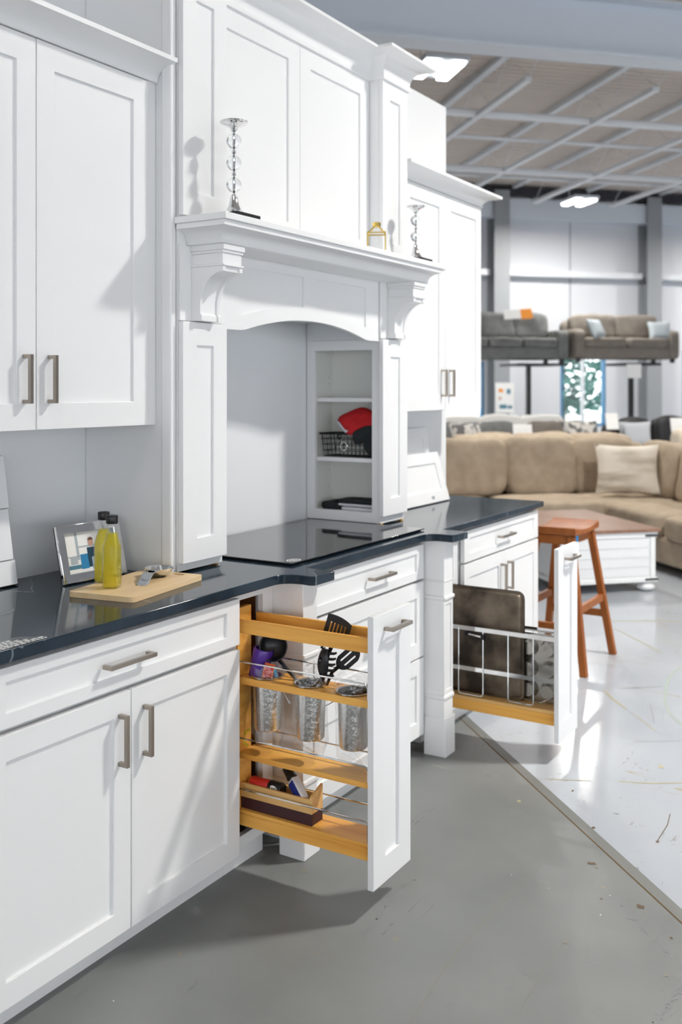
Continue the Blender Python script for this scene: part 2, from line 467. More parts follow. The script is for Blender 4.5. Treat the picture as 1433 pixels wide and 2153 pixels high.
SCRATCH = [('ochre', 0.008, [(-1.328, 3.678), (-1.256, 3.711), (-1.174, 3.751)]), ('ochre', 0.011, [(-1.08, 3.803), (-0.973, 3.847), (-0.87, 3.915)]), ('ochre', 0.012, [(-1.472, 4.913), (-1.382, 4.782), (-1.293, 4.678)]), ('ochre', 0.008, [(-1.25, 4.632), (-1.105, 4.451)]), ('green', 0.014, [(-1.196, 5.814), (-1.237, 5.554), (-1.245, 5.35), (-1.231, 5.201), (-1.175, 4.917), (-1.105, 4.713), (-1.023, 4.595), (-0.932, 4.529)]), ('grey', 0.012, [(-1.412, 4.977), (-1.326, 5.048), (-1.238, 5.13)]), ('ochre', 0.02, [(-1.874, 6.387), (-1.666, 6.515), (-1.453, 6.63)]), ('ochre', 0.012, [(-1.792, 6.213), (-1.589, 5.993), (-1.41, 5.789)]), ('brown', 0.004, [(-0.843, 3.609), (-0.829, 3.51), (-0.829, 3.371)]), ('grey', 0.004, [(-1.218, 4.815), (-1.132, 4.551)]), ('tan', 0.004, [(-1.104, 3.035), (-1.115, 2.739), (-1.126, 2.452), (-1.109, 2.241), (-1.091, 2.093)]), ('tan', 0.0025, [(-0.894, 2.68), (-0.898, 2.466), (-0.882, 2.227)]), ('grey', 0.003, [(-1.149, 4.259), (-0.973, 4.38)]), ('grey', 0.0025, [(-1.641, 3.219), (-1.617, 3.229)])]
CHIP = [('brown', 0.022, (-1.041, 3.354)), ('ochre', 0.035, (-0.981, 4.043)), ('ochre', 0.015, (-1.014, 3.971)), ('brown', 0.02, (-1.202, 3.623)), ('brown', 0.022, (-0.827, 3.363)), ('grey', 0.03, (-0.839, 3.142)), ('grey', 0.022, (-1.004, 3.51)), ('tan', 0.028, (-1.529, 3.593)), ('tan', 0.02, (-1.48, 3.618)), ('tan', 0.012, (-1.548, 3.452)), ('brown', 0.028, (-0.967, 3.1)), ('tan', 0.02, (-0.95, 3.088)), ('brown', 0.028, (-0.765, 2.918)), ('tan', 0.022, (-0.891, 2.624)), ('brown', 0.014, (-0.649, 2.794)), ('ochre', 0.008, (-0.964, 2.919)), ('ochre', 0.008, (-1.029, 2.879)), ('brown', 0.012, (-0.876, 2.901)), ('white', 0.006, (-0.86, 2.933)), ('white', 0.005, (-1.156, 2.898)), ('white', 0.006, (-0.851, 2.811)), ('ochre', 0.02, (-1.339, 3.428)), ('tan', 0.026, (-1.716, 2.583)), ('tan', 0.016, (-1.441, 2.222)), ('white', 0.006, (-1.754, 1.79)), ('brown', 0.01, (-1.751, 3.985)), ('brown', 0.008, (-1.23, 4.724)), ('white', 0.01, (-0.694, 2.972)), ('grey', 0.012, (-1.113, 2.889)), ('tan', 0.02, (-0.62, 2.612))]
DOT = [(-1.387, 2.796), (-1.39, 2.807), (-1.388, 2.761), (-1.396, 2.762), (-1.396, 2.739), (-1.391, 2.739), (-1.396, 2.724), (-1.401, 2.716), (-1.398, 2.712), (-1.4, 2.688), (-1.395, 2.676), (-1.408, 2.664), (-1.41, 2.664), (-1.413, 2.652), (-1.395, 2.642), (-1.411, 2.632), (-1.41, 2.598), (-1.41, 2.572), (-1.398, 2.586), (-1.412, 2.555), (-1.4, 2.533), (-1.399, 2.531), (-1.387, 2.489), (-1.388, 2.506), (-1.399, 2.478), (-1.389, 2.461), (-1.385, 2.461), (-1.39, 2.457), (-1.377, 2.412), (-1.389, 2.421), (-1.383, 2.405), (-1.382, 2.39), (-1.38, 2.382), (-1.374, 2.357), (-1.38, 2.352), (-1.368, 2.33), (-1.369, 2.315), (-1.366, 2.305), (-1.357, 2.299), (-1.367, 2.288), (-1.372, 2.271), (-1.363, 2.261), (-1.375, 2.254), (-1.366, 2.24), (-1.408, 3.193), (-1.408, 3.187), (-1.406, 3.155), (-1.418, 3.15), (-1.409, 3.108), (-1.407, 3.116), (-1.413, 3.1), (-1.404, 3.077), (-1.403, 3.066), (-1.409, 3.02), (-1.424, 3.028), (-1.418, 3.004), (-1.414, 2.986), (-1.415, 2.972), (-1.411, 2.943), (-1.41, 2.933), (-0.577, 2.573), (-0.571, 2.555), (-0.579, 2.561), (-0.579, 2.55), (-0.581, 2.541), (-0.579, 2.543), (-0.577, 2.531), (-0.578, 2.52), (-0.583, 2.513), (-0.582, 2.51), (-0.588, 2.49), (-0.583, 2.475), (-0.586, 2.471), (-0.581, 2.461), (-0.593, 2.46), (-0.591, 2.455), (-0.589, 2.443), (-0.601, 2.437), (-0.587, 2.425), (-0.596, 2.42), (-0.601, 2.403), (-0.6, 2.401), (-0.839, 2.953), (-0.824, 2.911), (-0.813, 2.898), (-0.794, 2.896), (-0.777, 2.868), (-0.761, 2.847), (-0.754, 2.847), (-0.741, 2.823), (-0.731, 2.806), (-0.72, 2.79), (-0.722, 2.788), (-0.684, 2.764), (-0.674, 2.737), (-0.671, 2.748), (-0.65, 2.731), (-0.648, 2.718), (-0.628, 2.704), (-0.623, 2.684), (-0.6, 2.679), (-0.593, 2.665), (-0.936, 2.996), (-0.907, 2.962), (-0.916, 2.983), (-0.88, 2.954), (-0.867, 2.95), (-0.842, 2.931), (-0.853, 2.922), (-0.816, 2.898), (-1.031, 3.653), (-0.83, 2.879), (-1.065, 2.378), (-1.209, 2.6), (-1.259, 3.36), (-1.011, 3.002), (-0.98, 2.209), (-1.854, 3.815), (-0.879, 2.444), (-0.812, 2.607), (-0.953, 2.649), (-1.327, 3.283), (-1.416, 3.989), (-1.159, 2.396), (-1.104, 2.435), (-0.891, 3.211), (-0.789, 2.572), (-0.995, 3.874), (-1.36, 2.976), (-1.202, 3.286), (-1.33, 2.627), (-0.777, 3.369), (-1.084, 3.144), (-0.89, 2.391), (-1.078, 2.616), (-1.026, 2.849), (-0.992, 4.07), (-0.918, 3.436), (-0.803, 2.551), (-0.993, 3.175), (-1.046, 3.981), (-1.009, 3.17), (-0.848, 2.444), (-0.777, 2.835), (-1.378, 3.344), (-1.258, 3.42), (-0.945, 2.242), (-1.104, 2.333), (-1.214, 3.106), (-1.529, 3.739), (-1.316, 3.577), (-1.222, 3.281), (-0.619, 2.488), (-0.998, 2.681), (-0.825, 3.437), (-1.542, 3.231), (-1.136, 2.531), (-1.224, 3.12), (-0.985, 3.585), (-0.768, 2.834), (-0.935, 2.43), (-0.943, 2.347), (-0.745, 3.092), (-0.723, 2.389), (-0.763, 2.643), (-0.629, 2.464), (-0.679, 2.378), (-1.104, 2.646), (-0.996, 3.233), (-1.361, 3.525), (-0.79, 3.391), (-0.861, 2.377), (-0.993, 2.208), (-1.767, 3.772), (-1.239, 3.103), (-0.617, 2.54), (-0.891, 3.141), (-1.186, 3.452), (-0.863, 3.262), (-1.099, 2.622), (-1.426, 3.094), (-0.968, 4.022), (-1.542, 3.326), (-1.266, 2.946), (-1.328, 3.089), (-1.421, 3.298), (-1.061, 3.268), (-0.977, 2.486), (-1.677, 3.426), (-0.831, 3.192), (-1.07, 3.834), (-0.854, 2.447), (-0.997, 2.473), (-1.023, 3.153), (-0.742, 3.33), (-0.989, 2.722), (-0.976, 2.384), (-0.925, 2.818), (-0.793, 2.301), (-0.589, 2.617), (-1.125, 3.052), (-1.375, 3.945), (-1.02, 2.149), (-1.035, 2.212), (-0.74, 2.422), (-1.492, 3.08), (-1.156, 4.22), (-1.429, 3.007), (-1.578, 3.478), (-1.199, 3.891), (-0.659, 2.872), (-1.098, 2.225), (-1.228, 2.839), (-1.255, 3.702), (-1.381, 3.89), (-1.005, 2.256), (-0.807, 3.014), (-0.753, 2.468), (-1.29, 2.779), (-1.649, 3.532), (-1.562, 3.292), (-1.603, 3.257), (-1.048, 2.68), (-0.644, 2.496), (-0.885, 2.997), (-0.93, 3.825), (-1.108, 2.331), (-1.138, 3.556), (-1.268, 3.239), (-1.132, 3.012)]

MARK = {'ochre': (.40, .365, .24), 'green': (.33, .385, .35), 'grey': (.24, .25, .26), 'brown': (.13, .085, .05), 'tan': (.245, .232, .20), 'white': (.75, .75, .72)}
for k in MARK: MARK[k] = mat('floor_mark_' + k, MARK[k], .6)
floors = [o for o in COL.objects if o.name.startswith('floor')]
def floor_of(x, y): return floors[0] if (x + y) * Q < SEAM else floors[1]
rm = random.Random(11)
for col, w, pts in SCRATCH:
    m = MB(); vs = []
    for i, p in enumerate(pts):
        a, b = Vector(pts[max(0, i - 1)]), Vector(pts[min(len(pts) - 1, i + 1)]); d = (b - a).normalized(); nn = Vector((-d.y, d.x)) * w * (.35 if i in (0, len(pts) - 1) else rm.uniform(.4, .6))
        vs += [(p[0] + nn.x, p[1] + nn.y, .0006), (p[0] - nn.x, p[1] - nn.y, .0006)]
    m.add(vs, [(2 * i, 2 * i + 1, 2 * i + 3, 2 * i + 2) for i in range(len(pts) - 1)])
    m.build('scratch', MARK[col], floor_of(*pts[0]))
for col, w, p in CHIP:
    m = MB(); n = 11; st = rm.uniform(.5, .9); an = rm.uniform(0, 3)
    vs = []
    for k in range(n):
        r_ = w * rm.uniform(.45, 1) * .6; q = 2 * math.pi * k / n; x, y = r_ * math.cos(q), r_ * st * math.sin(q)
        vs.append((p[0] + x * math.cos(an) - y * math.sin(an), p[1] + x * math.sin(an) + y * math.cos(an), .0007))
    m.add(vs, [tuple(range(n))]); m.build('chip', MARK[col], floor_of(*p))
for fl in (0, 1):
    m = MB()
    for p in DOT:
        if floor_of(*p) is not floors[fl]: continue
        a = rm.uniform(0, 3); l, w = rm.uniform(.002, .008), rm.uniform(.0008, .002); u = Vector((math.cos(a), math.sin(a))); v = Vector((-u.y, u.x))
        m.add([(p[0] + u.x * l * i + v.x * w * j, p[1] + u.y * l * i + v.y * w * j, .0005) for i, j in ((-1, -1), (1, -1), (1, 1), (-1, 1))], [(0, 1, 2, 3)])
    o = m.build('speck', MARK['grey'], floors[fl]); o['kind'] = 'stuff'

XW = -2.485
w1 = MB(); w1.box(XW - .12, XW, -1.5, 4.031, 0, 3.08); 
wl = struct(w1.build('wall_left', WALLP))
w2 = MB(); w2.box(XW - .12, -2.40, 4.0312, 5.04, 0, 3.08)
w2.build('end_panel', PANELW, wl)

# ceiling: deck with flutes, joists, main beam
c = MB(MW)
b0, b1 = -12, 24
for k in range(190):
    a0 = -8 + k * .145
    c.add([(b0, a0, 5.74), (b1, a0, 5.74), (b1, a0 + .085, 5.74), (b0, a0 + .085, 5.74), (b0, a0 + .10, 5.785), (b1, a0 + .10, 5.785),
           (b0, a0 + .13, 5.785), (b1, a0 + .13, 5.785), (b0, a0 + .145, 5.74), (b1, a0 + .145, 5.74)],
          [(0, 1, 2, 3), (3, 2, 5, 4), (4, 5, 7, 6), (6, 7, 9, 8)])
ceil = struct(c.build('ceiling', DECK))
lid = MB(MW).box(b0, b1, -8, 19.6, 5.9, 5.95).build('roof_cover', DECK, ceil)
for i in range(-8, 11):
    bj = 4.92 + 1.69 * i
    j = MB(MW)
    for a0, a1, c0, c1 in ((-8, 9.3, -6.8, 7.9), (9.62, 19.3, 10.95, 18.2)):
        j.box(bj - .05, bj + .05, a0, a1, 5.66, 5.739)
        j.box(bj - .045, bj + .045, c0, c1, 5.16, 5.22)
        m = int((c1 - c0) / .6)
        for k in range(m):
            z0, z1 = (5.21, 5.67) if k % 2 == 0 else (5.67, 5.21)
            aa = c0 + k * .6
            j.tube([(bj, aa, z0), (bj, aa + .6, z1)], .0055, 5)
        j.tube([(bj, c0, 5.2), (bj, c0 - .9, 5.67)], .006, 5)
    j.build('joist', BARW, ceil)
for ab in (9.46,):
    g = MB(MW); g.box(b0, b1, ab - .012, ab + .012, 4.98, 5.54); g.box(b0, b1, ab - .16, ab + .16, 4.95, 4.98); g.box(b0, b1, ab - .16, ab + .16, 5.54, 5.57)
    g.build('main_beam', BEAM, ceil)
for ab, zz, rr in ((12.6, 5.22, .055), (14.2, 5.33, .03), (15.7, 5.2, .06), (16.6, 5.3, .035)):
    MB(MW).tube([(b0 + 4, ab, zz), (b1 - 2, ab, zz)], rr, 8).build('pipe', BARW, ceil, smooth=True)

# far wall with openings for the windows
wins = [(5.9, 7.75, .75, 2.06), (9.5, 10.55, .7, 2.28), (12.42, 14.6, .7, 2.35)]
AW = 19.5
fw = MB(MW)
xs = [b0] + [v for w in wins for v in (w[0], w[1])] + [b1]
for k in range(0, len(xs), 2): fw.box(xs[k], xs[k + 1], AW, AW + .15, 0, 5.85)
for w in wins:
    fw.box(w[0], w[1], AW, AW + .15, 0, w[2]); fw.box(w[0], w[1], AW, AW + .15, w[3], 5.85)
fwo = struct(fw.build('wall_back', BACKWALL))
for k, w in enumerate(wins):
    m = MB(MW)
    t = .05
    m.box(w[0], w[0] + t, AW - .01, AW + .1, w[2], w[3]); m.box(w[1] - t, w[1], AW - .01, AW + .1, w[2], w[3])
    m.box(w[0] + t, w[1] - t, AW - .01, AW + .1, w[2], w[2] + t); m.box(w[0] + t, w[1] - t, AW - .01, AW + .1, w[3] - t, w[3])
    wo = struct(m.build('window_%d' % (k + 1), WINFRAME))
    mid = (w[0] + w[1]) / 2
    MB(MW).box(mid - .03, mid + .03, AW, AW + .06, w[2] + t, w[3] - t).build('mullion', BARW, wo)
    for x0, x1 in ((w[0] + t, mid - .03), (mid + .03, w[1] - t)):
        MB(MW).box(x0, x1, AW + .02, AW + .026, w[2] + t, w[3] - t).build('pane', CLEAR, wo)
for bc in (8.0, 11.5, 15.0, 4.6, 18.5):
    m = MB(MW); m.box(bc - .17, bc + .17, AW - .40, AW - .385, 0, 5.6); m.box(bc - .17, bc + .17, AW - .03, AW - .001, 0, 5.6); m.box(bc - .012, bc + .012, AW - .385, AW - .03, 0, 5.6)
    m.build('column', STEELCOL, fwo)
prev = None
for x0, x1 in ((4.79, 7.81), (8.19, 11.31), (11.69, 14.81), (15.19, 18.31)):
    m = MB(MW); m.box(x0, x1, AW - .22, AW - .001, 3.86, 3.98); m.build('girt', BARW, fwo)
m = MB(MW); m.box(b0, b1, AW - .3, AW - .002, 5.05, 5.45); m.build('eave_beam', BEAM, fwo)
m = MB(MW); m.box(b0, b1, AW - .3, AW - .31, 5.5, 5.7); m.build('gap_shade_strip', GAPSHADE, fwo)  # thin dark sheet painted as the shaded gap above the eave beam
for x in (5.5, 9.72, 13.2):
    MB(MW).box(x - .015, x + .015, AW - .006, AW - .0005, 2.4, 5.05).build('wall_seam', STEELCOL, fwo)
sw = MB(MW); sw.box(b1 - .1, b1, -8, 19.5, 0, 5.85); struct(sw.build('added_wall_right', BACKWALL))  # unseen wall, added to shut out world light from this side
sw = MB(MW); sw.box(b0 + .1, b1 - .1, -8, -7.9, 3.0, 5.74); struct(sw.build('added_light_header', BACKWALL))  # unseen header, added so the rear world light enters low only
sw = MB(MW); sw.box(b0, b0 + .1, -8, 19.5, 0, 5.85); struct(sw.build('added_wall_side', BACKWALL))  # unseen wall, added to close the opposite side against world light
# poster on the far wall
pt = thing('wall_poster', 'small white printed poster on the far wall below the raised grey sofa', 'poster', wp(AW, 8.05, 1.2))
MB(MW).box(7.83, 8.24, AW - .45, AW - .44, 1.0, 1.62).build('sheet', PAPER, pt)
ps = MB(MW)
for (x, z, w, h, k) in ((7.95, 1.46, .10, .07, 0), (8.12, 1.44, .08, .10, 1), (8.0, 1.13, .16, .08, 1), (8.15, 1.12, .1, .06, 1), (7.93, 1.3, .05, .06, 2)):
    ps.cur = k; ps.box(x - w / 2, x + w / 2, AW - .453, AW - .451, z - h / 2, z + h / 2)
ps.build('print', [ORANGE, PTEAL, SKIN], pt)

# outside: ground, trees
og = MB(MW); og.box(-12, 30, 22.5, 60, -.3, -.05); struct(og.build('outdoor_ground', GRASS))
def tree(a, b, h, seed, label):
    rnd = random.Random(seed)
    t = thing('tree', label, 'tree', wp(a, b, -.05))
    M = MWat(a, b, -.05)
    MB(M).tube([(0, 0, 0), (.05, 0, h * .5), (.1, .05, h * .8)], [.12, .08, .03], 7).build('trunk', TRUNK, t, smooth=True)
    m = MB(M)
    for k in range(420):
        x, y, z = max(-1, min(1, rnd.gauss(0, .5))), max(-1, min(1, rnd.gauss(0, .5))), h * .30 + rnd.random() * h * .75
        s = .09 + rnd.random() * .14
        u = Vector((rnd.uniform(-1, 1), rnd.uniform(-1, 1), rnd.uniform(-1, 1))).normalized(); w = u.orthogonal().normalized()
        p = Vector((x, y, z)); v3 = u.cross(w) * .12
        m.add([p - u * s, p + w * s * .6 + v3 * s, p + u * s, p - w * s * .6 + v3 * s], [(0, 1, 2), (0, 2, 3)])
    cr = m.build('foliage', LEAF, t); cr['kind'] = 'stuff'
tree(23.6, 11.5, 3.0, 1, 'leafy tree outside seen through the window under the taupe sofa')
tree(25.5, 14.0, 3.4, 2, 'leafy tree outside to the right of the window below the taupe sofa')

# ------------------------------------------------------------------ ceiling lamps
def lamp(a, b, label, power=LAMP_POWER, spread=175):
    z = 5.0
    t = thing('high_bay_lamp', label, 'ceiling lamp', wp(a, b, z), 'linear high bay lamps')
    M = MWat(a, b, z)
    MB(M).box(-.25, .25, -.33, .33, .03, .09).build('housing', BARW, t, bevel=.01)
    for s in (-1, 1):
        MB(M).box(s * .145 - .065, s * .145 + .065, -.30, .30, -.005, .028).build('diffuser', LAMPE, t, bevel=.01)
    for x in (-.2, .2): MB(M).tube([(x, 0, .09), (x, 0, .74)], .006, 5).build('hanger', BARW, t)
    ld = bpy.data.lights.new('lamp_light', 'AREA'); ld.shape = 'RECTANGLE'; ld.size = .26; ld.size_y = .5
    ld.energy = power; ld.spread = R(spread); ld.color = LAMP_COLOR
    lo = bpy.data.objects.new('lamp_light', ld); COL.objects.link(lo)
    adopt(lo, t); lo.location = Vector(wp(a, b, z - .02)); lo.rotation_euler = (0, 0, R(45))
lamp(10.37, 3.59, 'lit twin-bar lamp high above the sofas, beside the cabinet crown')
lamp(17.14, 8.73, 'lit twin-bar lamp near the far wall above the raised sofas')
lamp(2.9, 4.35, 'lit twin-bar lamp over the aisle in front of the kitchen run', 255, 148)
lamp(.1, -.35, 'lit twin-bar lamp directly above the viewer', 14)
lamp(-3.6, 3.4, 'lit twin-bar lamp over the aisle behind the viewer', 20)
lamp(3.2, 9.6, 'lit twin-bar lamp over the pale floor right of the aisle', 60)
lamp(10.37, 8.73, 'lit twin-bar lamp over the showroom right of the sectional', 200)
lamp(-3.6, 9.0, 'lit twin-bar lamp behind the viewer over the pale floor', 20)
lamp(17.14, 3.59, 'lit twin-bar lamp near the far wall behind the kitchen run')
lamp(17.14, 13.9, 'lit twin-bar lamp near the far wall at the right')

# ------------------------------------------------------------------ base cabinets
XF = -1.845   # door faces
XB = XF - .029
TOEX = -1.915
def carcass(t, y0, y1, xb=XW + .004):
    MB().box(xb, XB, y0, y1, .083, .8835).build('body', WHITE, t)
    MB().box(xb + .016, TOEX, y0, y1, 0, .0825).build('toe_kick', WHITE, t)

t = thing('base_cabinet', 'white shaker base cabinet with drawer and two doors below the oil bottles', 'cabinet', (-2.1, 1.95, 0), 'shaker base cabinets')
carcass(t, 1.475, 2.4245)
door(t, 'drawer_front', XF, 1.479, 2.42, .727, .868, .062, .034, pull=('d', 1.93, .795))
door(t, 'door', XF, 1.479, 1.9475, .081, .712, pull=('v', 1.905, .592))
door(t, 'door', XF, 1.9515, 2.42, .081, .712, pull=('v', 1.997, .592))

t = thing('base_cabinet', 'white shaker base cabinet partly out of frame at the left edge', 'cabinet', (-2.1, 1.2, 0), 'shaker base cabinets')
carcass(t, .7, 1.4735)
door(t, 'drawer_front', XF, .704, 1.47, .727, .868, .062, .034)
door(t, 'door', XF, .704, 1.085, .081, .712); door(t, 'door', XF, 1.089, 1.47, .081, .712)

def pull_cabinet(label, y0, y1, o0, o1):
    t = thing('pullout_cabinet', label, 'cabinet', (-2.1, (y0 + y1) / 2, 0), 'narrow pull-out cabinets')
    b = MB()   # face frame
    frame_y = [(y0, o0), (o1, y1)]
    for a, c_ in frame_y: b.box(XB - .019, XB, a, c_, .083, .8835)
    b.box(XB - .019, XB, o0, o1, .852, .8835); b.box(XB - .019, XB, o0, o1, .083, .118)
    b.build('face_frame', WHITE, t)
    b = MB(); b.box(XW + .004, XB - .0195, y0, y0 + .010, .083, .8835); b.box(XW + .004, XB - .0195, y1 - .010, y1, .083, .8835)
    b.build('side', WHITE, t)
    b = MB(); e = .0005
    b.box(XW + .03, XB - .02, y0 + .0105, y0 + .0135, .095, .87); b.box(XW + .03, XB - .02, y1 - .0135, y1 - .0105, .095, .87)
    b.box(XW + .02, XW + .029, y0 + .0105, y1 - .0105, .095, .87)
    b.box(XW + .03, XB - .02, y0 + .014, y1 - .014, .871, .883); b.box(XW + .03, XB - .02, y0 + .014, y1 - .014, .084, .094)
    b.build('interior', INTWOOD, t)
    MB().box(XB - .026, XB - .0195, o1 - .004, o1 - .001, .12, .85).build('slide_bracket', STEELCOL, t)
    MB().box(XW + .02, TOEX, y0, y1, 0, .0825).build('toe_kick', WHITE, t)
    return t
pull_cabinet('narrow white cabinet open behind the utensil pull-out, beside the nearest post', 2.4255, 2.6335, 2.4385, 2.5785)
pull_cabinet('narrow white cabinet open behind the baking-tray pull-out', 3.775, 4.03, 3.858, 4.008)

t = thing('base_cabinet', 'white cooktop base cabinet with three wide drawers between the two posts', 'cabinet', (-2.1, 3.2, 0), 'shaker base cabinets')
carcass(t, 2.727, 3.668)
door(t, 'drawer_front', XF, 2.731, 3.664, .727, .868, .062, .034, pull=('d', 3.29, .797))
door(t, 'drawer_front', XF, 2.731, 3.664, .408, .716, pull=('d', 3.29, .56))
door(t, 'drawer_front', XF, 2.731, 3.664, .085, .402, pull=('d', 3.29, .24))

t = thing('base_cabinet', 'white shaker base cabinet with drawer and two doors at the far end', 'cabinet', (-2.1, 4.5, 0), 'shaker base cabinets')
carcass(t, 4.0315, 5.0, -2.397)
door(t, 'drawer_front', XF, 4.065, 4.996, .727, .868, .062, .034, pull=('d', 4.53, .797))
door(t, 'door', XF, 4.065, 4.529, .081, .718, pull=('v', 4.49, .595))
door(t, 'door', XF, 4.533, 4.996, .081, .718, pull=('v', 4.575, .595))

# turned-square posts
def post(y0, label):
    t = thing('cabinet_post', label, 'post', (-1.8, y0 + .05, 0), 'square cabinet posts')
    def blk(name, ex, z0, z1, bv=.002):
        return MB().box(-1.848 if z0 == 0 else -1.90, -1.757 + ex, y0 - ex * .4 + .004, y0 + .088 + ex, z0, z1).build(name, WHITE, t, bevel=bv)
    blk('foot_block', .007, 0, .160, .003)
    blk('neck', 0, .160, .232)
    blk('base_molding', .006, .232, .252, .006)
    # shaft with a framed face on the aisle side and on the near side
    MB().box(-1.90, -1.7615, y0 + .0085, y0 + .090, .252, .641).build('shaft', WHITE, t)
    b = MB(); frame_mesh(b, -1.7614, -1.757, y0 + .004, y0 + .090, .252, .641, .017, .02); b.build('face_frame', WHITE, t, bevel=.0015)
    My = Matrix(((0, 1, 0, 0), (-1, 0, 0, 0), (0, 0, 1, 0), (0, 0, 0, 1)))   # local x -> -y, local y -> x
    b = MB(My); frame_mesh(b, -(y0 + .0084), -(y0 + .004), -1.86, -1.7615, .252, .641, .017, .02); b.build('face_frame', WHITE, t, bevel=.0015)
    blk('cap_molding', .007, .641, .658, .005)
    blk('neck', 0, .658, .716)
    blk('bead', .003, .716, .722, .002)
    blk('top_block', 0, .722, .8838)
    return t
post(2.631, 'white square panelled post beside the utensil pull-out')
post(3.668, 'white square panelled post beside the baking-tray pull-out')

# ------------------------------------------------------------------ countertop and cooktop
def arc(cx, cy, r, a0, a1, n=6): return [(cx + r * math.cos(R(a0 + (a1 - a0) * k / n)), cy + r * math.sin(R(a0 + (a1 - a0) * k / n))) for k in range(n + 1)]
XC = -1.821
def bump(y0, y1):
    pts = [(XC, y0 - .055)]
    pts += [(XC + .008, y0 - .03), (XC + .03, y0 - .012), (XC + .06, y0 - .005)]
    pts += arc(XC + .095, y0 + .012, .02, -90, 0, 5)
    pts += [(XC + .117, y1), (XC + .004, y1 + .004), (XC, y1 + .008)]
    return pts
poly = [(XW + .002, .7), (XC, .7)] + bump(2.63, 2.742) + bump(3.665, 3.79) + [(XC, 5.02), (-2.3985, 5.02), (-2.3985, 4.030), (XW + .002, 4.030)]
ct = MB().prism(poly, .8845, .914).build('countertop', QUARTZ, smooth=True, bevel=.004)
tag(ct, 'dark blue-grey polished stone countertop running along the whole cabinet run', 'countertop')

t = thing('cooktop', 'black glass cooktop set into the dark countertop under the hood', 'cooktop', (-2.1, 3.2, .914))
MB().box(-2.43, -1.885, 2.755, 3.715, .9142, .9175).build('gasket', BLACKM, t)
MB().box(-2.44, -1.873, 2.745, 3.725, .918, .923).build('glass', GLOSSBLK, t, bevel=.001)
lg = MB(); zc = .9232
def ring(m, cx, cy, rx, ry, w, z, n=28):
    vs = []; 
    for k in range(n):
        q = 2 * math.pi * k / n
        vs += [(cx + rx * math.cos(q), cy + ry * math.sin(q), z), (cx + (rx - w) * math.cos(q), cy + (ry - w) * math.sin(q), z)]
    m.add(vs, [(2 * k, 2 * ((k + 1) % n), 2 * ((k + 1) % n) + 1, 2 * k + 1) for k in range(n)])
ring(lg, -1.905, 2.80, .022, .030, .004, zc); ring(lg, -1.905, 2.80, .014, .021, .003, zc)
for dy in (-.008, 0, .008): lg.add([(-1.913, 2.80 + dy - .0018, zc), (-1.897, 2.80 + dy - .0018, zc), (-1.897, 2.80 + dy + .0018, zc), (-1.913, 2.80 + dy + .0018, zc)], [(0, 1, 2, 3)])
lg.build('logo_print', PAPER, t)

# ------------------------------------------------------------------ upper cabinets left
XU = -2.165
t = thing('wall_cabinet', 'white two-door wall cabinet with crown over the oil bottles', 'cabinet', (-2.3, 1.9, 1.39), 'white wall cabinets')
MB().box(XW + .002, XU - .021, 1.435, 2.4035, 1.40, 2.50).build('body', WHITE, t)
MB().box(XU - .0205, XU - .006, 2.366, 2.4035, 1.393, 2.49).build('filler', WHITE, t)
door(t, 'door', XU, 1.44, 1.9095, 1.393, 2.484, .066, .075, pull=('v', 1.868, 1.535))
door(t, 'door', XU, 1.9125, 2.364, 1.393, 2.484, .066, .075, pull=('v', 1.957, 1.535))
b = MB(); sweep(b, [(XU, 1.0), (XU, 2.4035)], cove(2.486, 2.553, .087, back=-.1, bead=.006)); b.build('crown', WHITE, t, smooth=True)
t = thing('wall_cabinet', 'white wall cabinet cut off by the left edge of the picture', 'cabinet', (-2.3, 1.2, 1.39), 'white wall cabinets')
MB().box(XW + .002, XU - .021, 1.0, 1.434, 1.40, 2.484).build('body', WHITE, t)
door(t, 'door', XU, 1.004, 1.434, 1.393, 2.484, .066, .075)

# tall side panel between the wall cabinet and the hood columns
t = thing('side_panel', 'tall flat white end panel standing on the counter left of the hood columns', 'panel', (-2.3, 2.42, .914))
MB().box(XW + .002, -2.145, 2.405, 2.4265, .9145, 3.02).build('board', PANELW, t)
MB().box(-2.1445, -2.104, 2.400, 2.4265, .9145, 3.02).build('scribe_molding', WHITE, t, bevel=.005)

# ------------------------------------------------------------------ hood towers, mantel and hood cabinet
XCOL = -2.10; XO = -2.08
t = thing('tower_cabinet', 'slim white tower cabinet at the left of the cooktop niche', 'cabinet', (-2.3, 2.54, .914), 'hood towers')
MB().box(XW + .002, XCOL - .001, 2.429, 2.657, .922, 2.033).build('body', WHITE, t)
for y in (2.436, 2.64): MB().box(-2.14, -2.115, y, y + .012, .9145, .922).build('shim', MAPLE_L, t)
door(t, 'front_panel', XO, 2.432, 2.657, .948, 1.724, .070, .075)

t = thing('tower_cabinet', 'slim white tower with open shelves facing the cooktop', 'cabinet', (-2.3, 3.87, .914), 'hood towers')
My = Matrix(((0, 1, 0, 0), (-1, 0, 0, 0), (0, 0, 1, 0), (0, 0, 0, 1)))
b = MB(My); frame_mesh(b, -3.772, -3.752, XW + .004, XCOL, .922, 1.722, .042, .045); b.build('face_frame', WHITE, t, bevel=.0015)
b = MB(); b.box(XW + .004, XW + .016, 3.7725, 3.967, .922, 2.033); b.build('back_board', CREAM, t)
b = MB(); b.box(XCOL - .018, XCOL - .001, 3.7725, 3.967, .922, 2.033); b.build('front_board', WHITE, t)
b = MB(); b.box(XW + .016, XCOL - .018, 3.951, 3.967, .922, 2.033); b.build('side_board', CREAM, t)
b = MB(); b.box(XW + .016, XCOL - .018, 3.7725, 3.951, .922, .962); b.build('bottom_board', CREAM, t)
b = MB(); b.box(XW + .016, XCOL - .018, 3.7725, 3.951, 1.69, 2.033); b.box(XW + .004, XCOL - .001, 3.752, 3.772, 1.7225, 2.033); b.build('top_board', WALLP, t)
